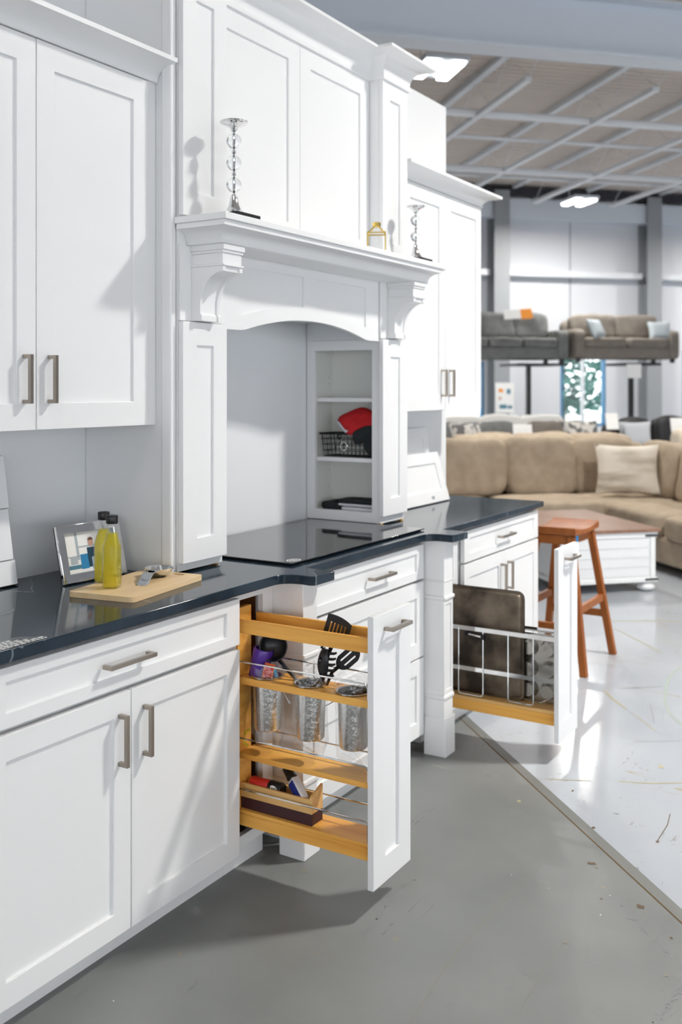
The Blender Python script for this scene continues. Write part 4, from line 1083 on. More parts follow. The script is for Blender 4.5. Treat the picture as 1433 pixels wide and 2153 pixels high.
# real grip slot through the board
N_ = len(out_) + n; b = MB()
vs = [(p.x, p.y, z) for z in (ZC, ZC + .0155) for p in out_ + hole]
b.add(vs, [(i, (i + 1) % len(out_), N_ + (i + 1) % len(out_), N_ + i) for i in range(len(out_))]
      + [(len(out_) + i, len(out_) + (i + 1) % n, N_ + len(out_) + (i + 1) % n, N_ + len(out_) + i) for i in range(n)])
bo_ = b.build('board', BAMBOO, t)
bm = bmesh.new(); bm.from_mesh(bo_.data); bm.verts.ensure_lookup_table()
for z in (ZC, ZC + .0155):
    ed = [e for e in bm.edges if all(abs(v.co.z - z) < 1e-5 for v in e.verts)]
    bmesh.ops.triangle_fill(bm, use_beauty=True, edges=ed)
bmesh.ops.recalc_face_normals(bm, faces=bm.faces); bm.to_mesh(bo_.data); bm.free()
ZB = ZC + .0158
def bottle(x, y, rot, label):
    t = thing('oil_bottle', label, 'bottle', (x, y, ZB), 'square oil bottles')
    M = Matrix.Translation((x, y, ZB)) @ Matrix.Rotation(R(rot), 4, 'Z')
    def sq(r, z, p, n=32, infl=1):
        out = []
        for k in range(n):
            q = 2 * math.pi * (k + .5) / n; c_, s_ = math.cos(q), math.sin(q)
            l = (abs(c_) ** p + abs(s_) ** p) ** (1 / p)
            out.append((r * c_ / l, r * s_ / l, z))
        return out
    def shell(rows, name, m):
        b = MB(M); n = 32; vs = []; fs = []
        for row in rows: vs += row
        for i in range(len(rows) - 1):
            for k in range(n): fs.append((i * n + k, i * n + (k + 1) % n, (i + 1) * n + (k + 1) % n, (i + 1) * n + k))
        fs.append(tuple(range(n))); fs.append(tuple((len(rows) - 1) * n + k for k in range(n)))
        b.add(vs, fs); return b.build(name, m, t, smooth=True)
    shell([sq(.0215, 0, 6), sq(.0235, .004, 6), sq(.024, .012, 6), sq(.0235, .06, 6), sq(.024, .118, 5), sq(.022, .130, 3.5), sq(.0175, .150, 2.2), sq(.0145, .170, 2), sq(.0135, .180, 2), sq(.0135, .188, 2)], 'glass_body', CLEAR)
    shell([sq(.0200, .003, 6), sq(.0220, .008, 6), sq(.0220, .06, 6), sq(.0222, .117, 5), sq(.0204, .129, 3.5), sq(.0162, .149, 2.2), sq(.0148, .158, 2)], 'oil', OIL)
    MB(M).lathe([(.0165, .186), (.0175, .188), (.0175, .207), (.0165, .2095), (.012, .2105)], n=24).build('cap', BLACKP, t, smooth=True)
    return t
bottle(-2.075, 2.112, 20, 'square clear bottle of yellow oil with black cap, front one of two')
bottle(-2.156, 2.160, 12, 'square clear bottle of yellow oil with black cap, rear one of two')
# spoon rest
t = thing('spoon_rest', 'polished steel spoon rest with curled handle on the bamboo board', 'spoon rest', (-2.07, 2.28, ZB))
b = MB(Matrix.Translation((-2.075, 2.312, ZB)) @ Matrix.Rotation(R(35), 4, 'Z')); n = 28
rows = [(0.001, .0005), (.020, .001), (.034, .009), (.044, .024), (.0445, .0275), (.042, .0265), (.033, .0115), (.020, .004), (.001, .003)]
vs = []; fs = []
for r, z in rows:
    for k in range(n):
        q = 2 * math.pi * k / n; vs.append((r * math.cos(q), r * 1.0 * math.sin(q), z))
for i in range(len(rows) - 1):
    for k in range(n): fs.append((i * n + k, i * n + (k + 1) % n, (i + 1) * n + (k + 1) % n, (i + 1) * n + k))
b.add(vs, fs); b.build('bowl', CHROME, t, smooth=True)
hd = [(-2.063, 2.274, .0255), (-2.052, 2.250, .0265), (-2.043, 2.229, .024), (-2.033, 2.206, .012), (-2.026, 2.188, .003), (-2.020, 2.172, .001)]
b = MB(); vs = []; fs = []
for k, (x, y, z) in enumerate(hd):
    w = (.031, .027, .023, .022, .024, .021)[k]
    d = Vector((.93, .37, 0))
    for s, dz in ((-1, 0), (-.5, -.004), (0, -.005), (.5, -.004), (1, 0)):
        vs.append((x + d.x * s * w * .75, y + d.y * s * w * .75, ZB + z + max(dz, -z)))
for k in range(len(hd) - 1):
    for j in range(4): fs.append((k * 5 + j, k * 5 + j + 1, k * 5 + 6 + j, k * 5 + 5 + j))
b.add(vs, fs); o = b.build('handle', CHROME, t, smooth=True); so = o.modifiers.new('thick', 'SOLIDIFY'); so.thickness = .0015; so.offset = 1

# picture frame
t = thing('picture_frame', 'mirrored silver picture frame leaning behind the oil bottles', 'picture frame', (-2.27, 2.23, ZC))
Mf = Matrix.Translation((-2.268, 2.108, ZC + .002)) @ Matrix.Rotation(R(-4), 4, 'Z') @ Matrix.Rotation(R(-14), 4, 'Y')
FW, FH = .250, .178; LB = .028
b = MB(Mf); frame_mesh(b, -.008, .004, 0, FW, 0, FH, .028, .028); b.build('frame', CHROME, t, bevel=.002)
MB(Mf).box(-.013, -.0085, .002, FW - .002, .002, FH - .002).build('back_board', BLACKM, t)
b = MB(Mf); w0, w1, h0, h1 = .028, FW - .028, .028, FH - .028
def rect(ci, u0, u1, v0, v1, lay):
    b.cur = ci; x = -.0065 + lay * .0003
    U = lambda u: w0 + (w1 - w0) * u
    Vv = lambda v: h0 + (h1 - h0) * v
    b.add([(x, U(u0), Vv(v0)), (x, U(u1), Vv(v0)), (x, U(u1), Vv(v1)), (x, U(u0), Vv(v1))], [(0, 1, 2, 3)])
rect(0, 0, 1, 0, 1, 0); rect(1, .22, .27, .32, 1, 1); rect(1, .25, .8, .62, .66, 1); rect(1, .82, 1, .8, 1, 1); rect(1, 0, .28, .40, .43, 1)
rect(2, .28, .43, .08, .45, 2); rect(3, .42, .78, .10, .45, 1); rect(3, .03, .7, .10, .20, 1); rect(1, .08, .22, .22, .40, 2)
rect(4, .43, .60, .12, .60, 3); rect(1, .50, .62, .05, .35, 4)
b.cur = 5; n = 16
b.add([(-.0054, w0 + (w1 - w0) * .52 + .010 * math.cos(2 * math.pi * k / n), h0 + (h1 - h0) * .73 + .0135 * math.sin(2 * math.pi * k / n)) for k in range(n)], [tuple(range(n))])
b.cur = 6
b.add([(-.0051, w0 + (w1 - w0) * .52 + .0104 * math.cos(math.pi * k / n), h0 + (h1 - h0) * .78 + .009 * math.sin(math.pi * k / n)) for k in range(n + 1)], [tuple(range(n + 1))])
b.build('photo_print', [PAPER, PGREY, PBLUE, PTEAL, PNAVY, SKIN, PHAIR], t)
sl = MB(); sl.add([(-2.30, 2.20, 1.02), (-2.30, 2.28, 1.02), (-2.375, 2.28, ZC), (-2.375, 2.20, ZC), (-2.303, 2.20, 1.02), (-2.303, 2.28, 1.02), (-2.378, 2.28, ZC), (-2.378, 2.20, ZC)],
                  [(0, 1, 2, 3), (4, 7, 6, 5), (0, 4, 5, 1), (3, 2, 6, 7), (0, 3, 7, 4), (1, 5, 6, 2)])
sl.build('easel_leg', BLACKM, t)

# tile sample board leaning on the wall
t = thing('tile_sample_board', 'board of white wall tiles leaning in the corner at the left edge', 'tile sample', (-2.40, 1.75, ZC))
Mt = Matrix.Translation((-2.410, 1.42, ZC + .002)) @ Matrix.Rotation(R(-9.5), 4, 'Y')
MB(Mt).box(0, .008, 0, .622, 0, .392).build('backing', GROUT, t)
MB(Mt).box(-.004, .016, -.002, .624, -.002, -.0002).build('bottom_edge', BLACKM, t)
for r in range(3):
    zz = r * .155 - (.0 if r else 0)
    z0_, z1_ = max(.001, -.075 + r * .155 + .0), min(.39, -.075 + (r + 1) * .155 - .003)
    z0_, z1_ = (.001, .073) if r == 0 else ((.076, .228) if r == 1 else (.231, .39))
    for k in range(3):
        off = .0 if r % 2 else -.11
        a0, a1 = max(0, off + k * .31), min(.622, off + (k + 1) * .31 - .003)
        if a1 - a0 > .01: MB(Mt).box(.0082, .0165, a0, a1, z0_, z1_).build('tile', TILE, t, bevel=.0012)

# printed clear label on the counter
LBL = mat('label_print', (.10, .11, .12), .15)
t = thing('counter_label', 'clear printed label with illegible white text on the near counter edge', 'label', (-1.85, 1.58, .9142))
MB().add([(-1.90, 1.46, .9146), (-1.832, 1.46, .9146), (-1.838, 1.665, .9146), (-1.90, 1.62, .9146)], [(0, 1, 2, 3)]).build('sheet', LBL, t)
b = MB(); rnd = random.Random(4)
for r in range(5):
    x = -1.838 - r * .0115; y = 1.465
    while y < 1.655 - r * .018:
        w = rnd.uniform(.005, .018); b.add([(x - .004, y, .9149), (x + .003, y, .9149), (x + .003, y + w, .9149), (x - .004, y + w, .9149)], [(0, 1, 2, 3)]); y += w + .004
b.build('text_print', PAPER, t)

# sample doors on the far counter
def leaning(name, label, y0, y1, H_, xb, xt, st=.055):
    ang = math.asin((xb - xt) / H_)
    M = Matrix.Translation((xb, 0, ZC + .0045)) @ Matrix.Rotation(-ang, 4, 'Y')
    t = thing(name, label, 'door sample', (xb, (y0 + y1) / 2, ZC), 'cabinet door samples')
    door(t, 'frame', 0, y0, y1, 0, H_, st, M=M, th=.019)
    return t, M
leaning('door_sample', 'white cabinet door sample leaning on the wall, taller rear one of two', 4.25, 4.76, .385, -2.335, -2.379, .05)
t, M = leaning('door_sample', 'white cabinet door sample with small dark mark, front one on the far counter', 4.22, 4.80, .262, -2.262, -2.335, .06)
MB(M).box(.0003, .0009, 4.60, 4.63, .018, .034).build('mark', STEELCOL, t)

# ------------------------------------------------------------------ mantel shelf ornaments
ZS = 2.0552
def candle(x, y, H_, rd, balls, label):
    t = thing('candle_holder', label, 'candle holder', (x, y, ZS), 'crystal candle holders')
    s = .062 if balls == 3 else .055
    MB(Matrix.Translation((x, y, ZS))).box(-s, s, -s, s, 0, .018).build('plinth', BLACKP, t, bevel=.001)
    z0 = .018; zt_ = H_ - .028; rb = .0245 if balls == 3 else .0225
    bell = [(.048, z0), (.047, z0 + .003), (.030, z0 + .012), (.018, z0 + .030), (.012, z0 + .055), (.010, z0 + .062)]
    if balls == 2: bell = [(r * .88, z) for r, z in bell]
    M = Matrix.Translation((x, y, ZS))
    MB(M).lathe(bell, n=24).build('bell_foot', CHROME, t, smooth=True)
    zb0 = z0 + .062; step = (zt_ - zb0) / balls
    for k in range(balls):
        zc_ = zb0 + step * (k + .5)
        pr = [(rb * math.sin(math.pi * j / 12) + .0003, zc_ - rb * math.cos(math.pi * j / 12)) for j in range(13)]
        MB(M).lathe(pr, n=24).build('crystal_ball', GLASS, t, smooth=True)
    m = MB(M); m.lathe([(.0035, zb0), (.0035, zt_)], n=10)
    for k in range(balls + 1):
        zc_ = zb0 + step * k
        m.lathe([(.004, zc_ - .006), (.009, zc_ - .004), (.006, zc_), (.009, zc_ + .004), (.004, zc_ + .006)], n=16)
    m.build('stem', CHROME, t, smooth=True)
    MB(M).lathe([(.010, zt_), (.013, zt_ + .008), (.020, zt_ + .012), (rd * .92, zt_ + .022), (rd, zt_ + .026), (rd, zt_ + .028), (rd * .9, zt_ + .027), (.010, zt_ + .016), (.001, zt_ + .015)], n=32).build('dish', CHROME, t, smooth=True)
candle(-1.985, 2.572, .322, .046, 3, 'tall silver candle holder with three crystal balls on the mantel')
candle(-1.985, 3.862, .250, .041, 2, 'short silver candle holder with crystal balls at the right end of the mantel')
t = thing('candle_lantern', 'small gold wire candle lantern on the mantel shelf', 'lantern', (-1.99, 3.525, ZS))
M = Matrix.Translation((-1.99, 3.525, ZS)) @ Matrix.Rotation(R(28), 4, 'Z')
s = .036; hz_ = .082
for sx_ in (-1, 1):
    for sy_ in (-1, 1): MB(M).box(sx_ * s - .0022, sx_ * s + .0022, sy_ * s - .0022, sy_ * s + .0022, 0, hz_).build('upright', GOLD, t)
for z in (.0, hz_):
    b = MB(M); 
    for sx_ in (-1, 1):
        b.box(sx_ * s - .0026, sx_ * s + .0026, -s - .0026, s + .0026, z, z + .005); b.box(-s + .0026, s - .0026, sx_ * s - .0026, sx_ * s + .0026, z, z + .005)
    b.build('frame_ring', GOLD, t)
for sx_ in (-1, 1):
    for sy_ in (-1, 1): MB(M).tube([(sx_ * s, sy_ * s, hz_ + .004), (sx_ * s * .7, sy_ * s * .7, hz_ + .012), (sx_ * s * .3, sy_ * s * .3, hz_ + .030)], .0022, 6).build('roof_wire', GOLD, t, smooth=True)
MB(M).lathe([(.013, hz_ + .029), (.017, hz_ + .032), (.017, hz_ + .046), (.013, hz_ + .049)], n=16).build('top_cap', GOLD, t, smooth=True)

# ------------------------------------------------------------------ things in the niche
ZN = 1.2002
t = thing('wire_basket', 'black wire basket on the middle shelf of the open tower', 'basket', (-2.3, 3.86, ZN))
x0, x1, y0, y1, h_ = -2.440, -2.135, 3.798, 3.925, .104
b = MB()
def loop(z, ins, r): b.tube([(x0 + ins, y0 + ins, z), (x1 - ins, y0 + ins, z), (x1 - ins, y1 - ins, z), (x0 + ins, y1 - ins, z)], r, 6, closed=True)
loop(ZN + h_, 0, .0042); b.build('rim', BLACKM, t)
b = MB()
for z, ins in ((ZN + .003, .014), (ZN + .028, .010), (ZN + .054, .006), (ZN + .08, .003)): loop(z, ins, .0016)
nx = 13
for k in range(nx + 1):
    x = x0 + .014 + (x1 - x0 - .028) * k / nx
    b.tube([(x, y0, ZN + h_), (x, y0 + .014, ZN + .003), (x, y1 - .014, ZN + .003), (x, y1, ZN + h_)], .0016, 5)
for k in range(6):
    y = y0 + .014 + (y1 - y0 - .028) * k / 5
    b.tube([(x0, y, ZN + h_), (x0 + .014, y, ZN + .003), (x1 - .014, y, ZN + .003), (x1, y, ZN + h_)], .0016, 5)
b.build('wire_mesh', BLACKM, t)
b = MB(); b.tube([(-2.335 + .009 * math.cos(2 * math.pi * k / 14), y0 - .003, ZN + h_ - .012 + .009 * math.sin(2 * math.pi * k / 14)) for k in range(14)], .0028, 6, closed=True); b.build('ring_handle', BLACKM, t)
b = MB(); b.tube([(-2.310 + .018 * math.cos(2 * math.pi * k / 18), y0 - .004, ZN + h_ - .055 + .018 * math.sin(2 * math.pi * k / 18)) for k in range(18)], .002, 6, closed=True)
tag(b.build('metal_ring', CHROME), 'small shiny metal ring hanging at the front of the wire basket', 'ring')
# red mitt
def slab(poly, y, th, name, m, bend=0, tilt=0):
    b = MB(); n = len(poly); cx = sum(p[0] for p in poly) / n; cz = sum(p[1] for p in poly) / n
    def at(p, s, dy): 
        x, z = cx + (p[0] - cx) * s, cz + (p[1] - cz) * s
        return (x, y + dy + tilt * (z - cz) + bend * (x - cx) ** 2, z)
    layers = [(.55, -th * .5), (.86, -th * .45), (.97, -th * .25), (1, 0), (.97, th * .25), (.86, th * .45), (.55, th * .5)]
    vs = []; fs = []
    for s, d in layers: vs += [at(p, s, d) for p in poly]
    for i in range(len(layers) - 1):
        for k in range(n): fs.append((i * n + k, i * n + (k + 1) % n, (i + 1) * n + (k + 1) % n, (i + 1) * n + k))
    fs.append(tuple(range(n))); fs.append(tuple((len(layers) - 1) * n + k for k in range(n)))
    b.add(vs, fs); return b.build(name, m, smooth=True, angle=80)
def smooth_poly(pts, it=2):
    for _ in range(it):
        out = []
        for i in range(len(pts)):
            a, b = Vector(pts[i]), Vector(pts[(i + 1) % len(pts)])
            out += [tuple(a * .8 + b * .2), tuple(a * .2 + b * .8)]
        pts = out
    return pts
red = slab(smooth_poly([(-2.385, 1.374), (-2.275, 1.424), (-2.232, 1.422), (-2.128, 1.368), (-2.132, 1.328), (-2.22, 1.333), (-2.265, 1.296), (-2.305, 1.302)]), 3.835, .045, 'oven_mitt', REDC, 0, .5)
tag(red, 'red cotton oven mitt lying on top of the wire basket', 'oven mitt')
tr = slab(smooth_poly([(-2.368, 1.366), (-2.352, 1.362), (-2.302, 1.320), (-2.272, 1.314), (-2.284, 1.308), (-2.308, 1.310)]), 3.804, .010, 'lining', GREYC, 0, .35)
adopt(tr, red)
gl = slab(smooth_poly([(-2.255, 1.318), (-2.19, 1.345), (-2.130, 1.345), (-2.125, 1.200), (-2.165, 1.2045), (-2.195, 1.235), (-2.208, 1.288), (-2.222, 1.258), (-2.250, 1.262), (-2.262, 1.295)]), 3.786, .016, 'oven_glove', BLACKC)
tag(gl, 'black oven glove hanging over the front of the wire basket', 'oven glove')
def towel(x0, x1, y0, y1, z0, z1, m, name, label):
    b = MB(); b.rbox((x0 + x1) / 2, (y0 + y1) / 2, (z0 + z1) / 2, x1 - x0, y1 - y0, z1 - z0, p=6, n=10)
    return tag(b.build(name, m, smooth=True, angle=80), label, 'towel', 'folded towels')
towel(-2.435, -2.335, 3.79, 3.935, .9622, .997, BLACKC, 'folded_towel', 'black folded towel at the left of the bottom shelf')
towel(-2.334, -2.130, 3.788, 3.93, .9622, .980, GREYC, 'folded_towel', 'white folded towel lowest on the bottom shelf')
b = MB(); b.rbox(-2.245, 3.86, .9875, .23, .135, .013, p=6, n=10); tag(b.build('folded_towel', GREYC, smooth=True, angle=80), 'pale grey folded towel between the white and the black one', 'towel', 'folded towels')
towel(-2.36, -2.128, 3.795, 3.93, .9945, 1.011, BLACKC, 'folded_towel', 'black folded towel on top of the white towels')

# ------------------------------------------------------------------ bar stool
t = thing('bar_stool', 'brown wooden saddle stool at the end of the counter', 'stool', (-1.82, 5.35, 0))
x0, x1, y0, y1 = -1.955, -1.690, 5.14, 5.555
b = MB(); n = 12; vs = []; fs = []
for i in range(n + 1):
    y = y0 + (y1 - y0) * i / n; dip = -.022 * math.cos(math.pi * (i / n - .5)) 
    for x, z in ((x0, .735 + dip * .3), (x1, .735 + dip * .3), (x1, .775 + dip), (x0, .775 + dip)): vs.append((x, y, z - .012))
for i in range(n):
    for k in range(4): fs.append((i * 4 + k, i * 4 + (k + 1) % 4, (i + 1) * 4 + (k + 1) % 4, (i + 1) * 4 + k))
fs += [(0, 1, 2, 3), (n * 4, n * 4 + 1, n * 4 + 2, n * 4 + 3)]
b.add(vs, fs); b.build('seat', STOOLW, t, bevel=.004)
b = MB()
for x in (x0 + .03, x1 - .052): b.box(x, x + .022, y0 + .03, y1 - .03, .668, .716)
for y in (y0 + .03, y1 - .052): b.box(x0 + .0525, x1 - .0525, y, y + .022, .668, .715)
b.build('apron', STOOLW, t)
legs = {}
for sx_ in (-1, 1):
    for sy_ in (-1, 1):
        tx, ty = (-1.8225 + sx_ * .095), (5.3475 + sy_ * .165)
        bx_, by_ = (-1.8225 + sx_ * .195), (5.3475 + sy_ * .262)
        w = .019
        b = MB(); vs = [(bx_ - w, by_ - w, 0), (bx_ + w, by_ - w, 0), (bx_ + w, by_ + w, 0), (bx_ - w, by_ + w, 0), (tx - w, ty - w, .715), (tx + w, ty - w, .715), (tx + w, ty + w, .715), (tx - w, ty + w, .715)]
        b.add(vs, [(0, 3, 2, 1), (4, 5, 6, 7), (0, 1, 5, 4), (1, 2, 6, 5), (2, 3, 7, 6), (3, 0, 4, 7)])
        b.build('leg', STOOLW, t, bevel=.003)
        legs[sx_, sy_] = lambda z, tx=tx, ty=ty, bx_=bx_, by_=by_: Vector((bx_ + (tx - bx_) * z / .715, by_ + (ty - by_) * z / .715, z))
def stretcher(a, c_, z, w=.012, h=.02):
    p, q = legs[a](z), legs[c_](z); d = (q - p).normalized(); s_ = Vector((-d.y, d.x, 0)) * w; u = Vector((0, 0, h))
    p = p + d * .015; q = q - d * .015
    b = MB(); b.add([p - s_ - u, p + s_ - u, p + s_ + u, p - s_ + u, q - s_ - u, q + s_ - u, q + s_ + u, q - s_ + u], [(0, 1, 2, 3), (4, 7, 6, 5), (0, 4, 5, 1), (1, 5, 6, 2), (2, 6, 7, 3), (3, 7, 4, 0)])
    b.build('stretcher', STOOLW, t, bevel=.002)
stretcher((-1, -1), (1, -1), .235); stretcher((-1, 1), (1, 1), .235); stretcher((-1, -1), (-1, 1), .33); stretcher((1, -1), (1, 1), .33)
MB().box(x1 - .0295, x1 - .0285, 5.23, 5.275, .675, .712).build('price_tag', BLUETAG, t)
MB().box(x1 - .0295, x1 - .0285, 5.23, 5.28, .60, .6745).build('price_tag', PAPER, t)

# ------------------------------------------------------------------ coffee table and sofas
def rb(M, name, m, parent, cx, cy, cz, sx_, sy_, sz_, p=6, n=8, rot=None):
    soft = 'cushion' in name
    b = MB(M); b.rbox(cx, cy, cz, sx_, sy_, sz_, p=p, n=14 if soft else n, M=rot)
    if soft:   # sagging upholstery
        c_ = Vector((cx, cy, cz))
        for i, q in enumerate(b.v):
            d = (q - c_).normalized(); k = mnoise.noise(q * 3.1 + Vector((cx, cy, cz)) * 7) * .030 + mnoise.noise(q * 9 + c_ * 3) * .010
            b.v[i] = q + d * k
    return b.build(name, m, parent, smooth=True, angle=80)
M = MWat(6.62, 3.60)
t = thing('coffee_table', 'white chest coffee table with brown wood top and black corner straps', 'coffee table', wp(6.62, 3.6))
MB(M).box(-.41, .42, -.03, 1.17, .445, .47).build('top', TOPWOOD, t, bevel=.004)
MB(M).box(-.38, .39, .0, 1.14, .085, .444).build('body', WHITE, t, bevel=.004)
MB(M).box(-.395, .405, -.012, 1.152, .405, .4445).build('upper_rail', WHITE, t, bevel=.003)
MB(M).box(-.395, .405, -.012, 1.152, .075, .105).build('plinth', WHITE, t, bevel=.003)
for k in range(4): MB(M).box(-.33, .34, -.006, .0, .118 + k * .07, .183 + k * .07).build('plank', PANELW, t, bevel=.002)
MB(M).box(-.375, -.335, -.009, .0, .106, .404).build('stile', WHITE, t); MB(M).box(.345, .385, -.009, .0, .106, .404).build('stile', WHITE, t)
for x in (-.33, .34):
    for y in (.06, 1.08): MB(M).lathe([(.03, 0), (.065, .018), (.07, .035), (.06, .055), (.035, .066), (.035, .076)], (x, y, 0), 20).build('bun_foot', WHITE, t, smooth=True)
for z in (.41, .085):
    for x0_, x1_ in ((-.397, -.29), (.30, .407)): MB(M).box(x0_, x1_, -.0135, -.0121, z, z + .016).build('corner_strap', BLACKM, t)
    MB(M).box(-.3965, -.3951, -.0121, .12, z, z + .016).build('corner_strap', BLACKM, t)

# tan sectional
t = thing('sectional_sofa', 'large tan fabric corner sectional sofa behind the coffee table', 'sofa', wp(8.7, 4.2))
M = MW
def S(name, b0_, b1_, a0_, a1_, z0_, z1_, p=7, m=TAN, rot=None, n=8): return rb(M, name, m, t, (b0_ + b1_) / 2, (a0_ + a1_) / 2, (z0_ + z1_) / 2, b1_ - b0_, a1_ - a0_, z1_ - z0_, p, n, rot)
S('base', 1.6, 5.65, 8.3, 9.55, .06, .30, 14); S('base', 4.45, 5.7, 6.4, 8.35, .06, .30, 14)
S('back_frame', 1.6, 5.75, 9.30, 9.62, .06, .88, 12); S('back_frame', 5.45, 5.78, 6.4, 9.5, .06, .86, 12)
tilt = Matrix.Rotation(R(-12), 4, 'X')
for k in range(4):
    b0_ = 1.62 + .735 * k
    S('back_cushion', b0_, b0_ + .76, 8.98, 9.32, .42, 1.02, 5, rot=tilt)
S('back_cushion', 4.56, 5.22, 8.96, 9.30, .42, 1.00, 5, rot=Matrix.Rotation(R(-18), 4, 'Z') @ tilt)
for k in range(3):
    S('back_cushion', 5.12, 5.46, 8.20 - .73 * k, 8.95 - .73 * k, .42, .98, 5, rot=Matrix.Rotation(R(10), 4, 'Y'))
for k in range(3): S('seat_cushion', 1.62 + .98 * k, 2.62 + .98 * k, 8.22, 9.08, .27, .485, 6)
S('seat_cushion', 4.42, 5.3, 8.15, 9.1, .27, .48, 6)
for k in range(2): S('seat_cushion', 4.40, 5.25, 7.30 - .88 * k, 8.17 - .88 * k, .27, .48, 6)
for x, y in ((1.8, 8.4), (4.55, 6.5), (5.6, 6.5), (5.6, 9.4), (1.8, 9.4)): MB(M).box(x - .04, x + .04, y - .04, y + .04, 0, .065).build('foot', BLACKM, t)

PILL = mat('striped_pillow', (.76, .70, .61), .9, 0, noise=((2, 2, 9), (.46, .40, .31), 5, .45, .66), spec=.1)
def pillow(a, b_, z, w, h, m, label, rz=0, rx=-20, th=.17):
    Mp = MWat(a, b_, z, rz) @ Matrix.Rotation(R(rx), 4, 'X')
    bb = MB(Mp); n = 12; vs = []; fs = []
    for s in (-1, 1):
        for i in range(n + 1):
            for j in range(n + 1):
                u, v = -1 + 2 * i / n, -1 + 2 * j / n
                pinch = 1 - .10 * (1 - abs(u) ** 2) * abs(v) ** 3
                pinch2 = 1 - .10 * (1 - abs(v) ** 2) * abs(u) ** 3
                vs.append((u * w / 2 * pinch2, s * th / 2 * ((1 - u ** 4) * (1 - v ** 4)) ** .6, v * h / 2 * pinch))
    N = (n + 1) ** 2
    for s in (0, 1):
        for i in range(n):
            for j in range(n): fs.append((s * N + i * (n + 1) + j, s * N + i * (n + 1) + j + 1, s * N + (i + 1) * (n + 1) + j + 1, s * N + (i + 1) * (n + 1) + j))
    bb.add(vs, fs); o = bb.build('throw_pillow', m, smooth=True, angle=80)
    return tag(o, label, 'pillow', 'throw pillows')
pillow(8.56, 4.86, .74, .60, .50, PILL, 'cream and tan striped throw pillow in the corner of the sectional', -25, -22)

def sofa(a, b_, z, w, label, m, n=2, d=.92, h=.92, rot=0, group='display sofas', legz=.07):
    t = thing('sofa', label, 'sofa', wp(a, b_, z), group)
    M = MWat(a, b_, z, rot)
    def B(nm, x0, x1, y0, y1, z0, z1, p=7, r=None): rb(M, nm, m, t, (x0 + x1) / 2, (y0 + y1) / 2, (z0 + z1) / 2, x1 - x0, y1 - y0, z1 - z0, p, 8, r)
    B('base', -w / 2 + .03, w / 2 - .03, -d / 2 + .05, d / 2 - .03, legz, .30, 14)
    for s in (-1, 1): B('arm', s * w / 2 - (.24 if s > 0 else 0), s * w / 2 + (.24 if s < 0 else 0), -d / 2 + .02, d / 2 - .04, legz, .62, 8)
    B('back_frame', -w / 2 + .1, w / 2 - .1, d / 2 - .24, d / 2, legz, h - .08, 10)
    cw_ = (w - .44) / n
    for k in range(n):
        x = -w / 2 + .22 + cw_ * k
        B('seat_cushion', x, x + cw_, -d / 2, d / 2 - .3, .28, .47, 7)
        B('back_cushion', x - .03, x + cw_ + .03, d / 2 - .46, d / 2 - .12, .44, h, 6, Matrix.Rotation(R(-10), 4, 'X'))
    for sx_ in (-1, 1):
        for sy_ in (-1, 1): MB(M).box(sx_ * (w / 2 - .12) - .035, sx_ * (w / 2 - .12) + .035, sy_ * (d / 2 - .12) - .035, sy_ * (d / 2 - .12) + .035, 0, legz + .02).build('foot', BLACKM, t)
    return t
def rack(a, b_, w, z, label):
    t = thing('display_rack', label, 'rack', wp(a, b_, 0), 'sofa display racks')
    M = MWat(a, b_, 0)
    MB(M).box(-w / 2, w / 2, -.42, .42, z - .05, z - .001).build('platform', BLACKM, t)
    for x in (-.05,):
        for y in (0,): MB(M).box(x - .04, x + .04, y - .04, y + .04, 0, z - .0505).build('post', BLACKM, t)
rack(17.3, 7.82, .9, 1.97, 'black post rack holding the raised dark grey sofa')
rack(17.3, 9.95, .7, 1.99, 'black post rack holding the raised taupe loveseat')
sofa(17.3, 7.15, 1.971, 2.5, 'dark grey three-cushion sofa raised on a rack with an orange and white sign', GREYF, 3, h=.95)
sofa(17.3, 9.60, 1.991, 2.20, 'taupe loveseat raised on a rack above the far window', BROWNF, 2, h=.92)
pillow(17.02, 9.02, 2.62, .44, .42, BLUEGREYF, 'pale grey throw pillow at the left of the raised taupe loveseat', 35, -25)
pillow(17.02, 10.35, 2.60, .46, .40, BLUEGREYF, 'blue-grey throw pillow at the right of the raised taupe loveseat', -8, -20)
t = thing('sale_sign', 'white and orange sale card draped on the raised dark grey sofa', 'sign', wp(16.9, 7.5, 2.75))
M = MWat(17.12, 7.42, 2.83) @ Matrix.Rotation(R(-4), 4, 'Y') @ Matrix.Rotation(R(-12), 4, 'X')
MB(M).box(-.28, .05, -.165, -.155, -.08, .10).build('card', PAPER, t); MB(M).box(.051, .28, -.165, -.155, -.09, .10).build('card', ORANGE, t)
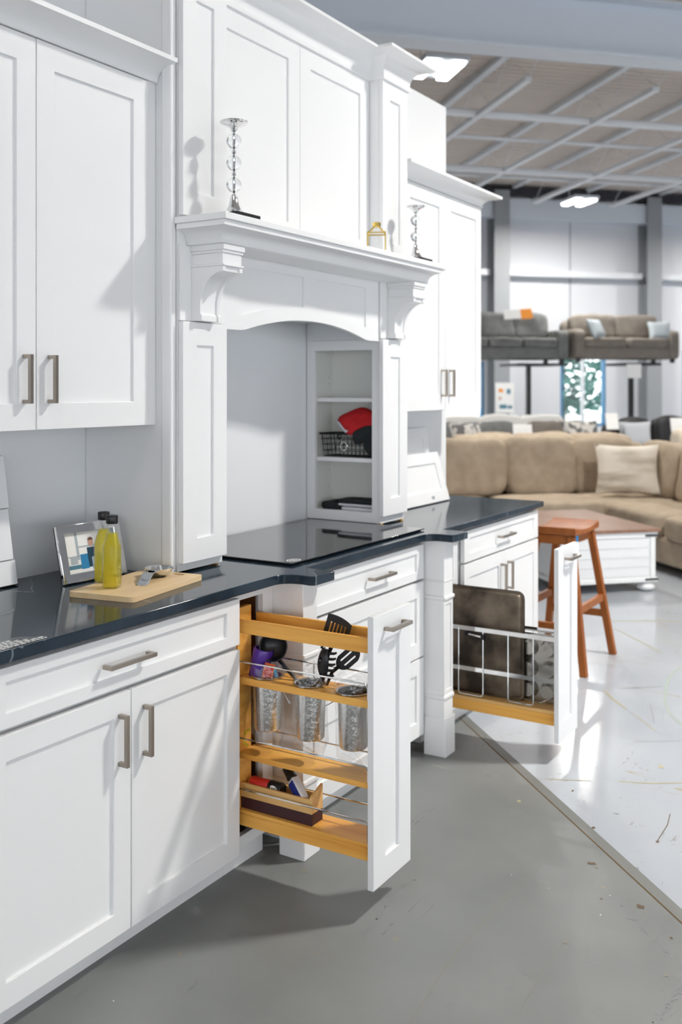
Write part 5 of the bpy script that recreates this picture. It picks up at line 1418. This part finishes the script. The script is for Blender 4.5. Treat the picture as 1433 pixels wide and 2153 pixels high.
t = thing('price_card', 'white price card hanging below the raised taupe loveseat', 'sign', wp(16.85, 9.85, 1.8))
MB(MWat(16.87, 9.72, 1.84)).box(-.15, .15, -.005, .005, -.14, .12).build('card', PAPER, t)

# second row of sofas behind the sectional
sofa(12.6, 4.72, 0, 1.95, 'grey sofa with pillows behind the left of the tan sectional', GREYF, 2, h=1.04)
sofa(13.0, 6.33, 0, 1.22, 'brown-grey loveseat with patterned pillow behind the middle of the tan sectional', BROWNF, 2, h=1.03)
sofa(12.8, 7.44, 0, .92, 'black leather recliner with pale pillow behind the right of the tan sectional', DARKF, 1, h=1.07)
sofa(13.4, 8.42, 0, .92, 'black leather recliner farther right with a white price card', DARKF, 1, h=1.07)
sofa(10.9, 5.0, 0, 2.6, 'tan sofa backing directly onto the sectional', TAN, 3, h=.98, rot=180)
sofa(11.5, 7.86, 0, 1.1, 'light tan armchair at the right edge of the picture', CREAMF, 1, h=1.05)
sofa(15.2, 6.4, 0, 2.6, 'white sofa far back by the bright window', WHITEF, 3, h=1.06)
PATP = mat('patterned_pillow', (.55, .53, .5), .9, 0, noise=((14, 14, 10), (.12, .12, .12), 2, .48, .54))
pillow(12.55, 6.42, .87, .60, .40, PATP, 'grey and white patterned pillow on the brown-grey loveseat', 5, -18)
pillow(12.2, 4.62, .87, .5, .40, PATP, 'grey patterned pillow on the grey sofa behind the sectional', 10, -18)
pillow(12.32, 7.12, .86, .46, .40, LGREYF, 'pale blue-grey pillow on the black recliner', -12, -16)
def card(a, b_, z, w, h, label, m=PAPER, rot=0):
    M = MWat(a, b_, z, rot) @ Matrix.Rotation(R(-10), 4, 'X')
    o = MB(M).box(-w / 2, w / 2, -.004, .004, -h / 2, h / 2).build('price_card', m)
    tag(o, label, 'sign', 'white price cards')
card(12.25, 5.42, .95, .27, .16, 'white price card lying on the grey sofa behind the sectional')
card(12.2, 6.70, 1.06, .20, .22, 'white price card between the brown-grey loveseat and the black recliner', rot=8)
card(12.75, 8.05, .98, .24, .2, 'white price card on the farther black recliner')
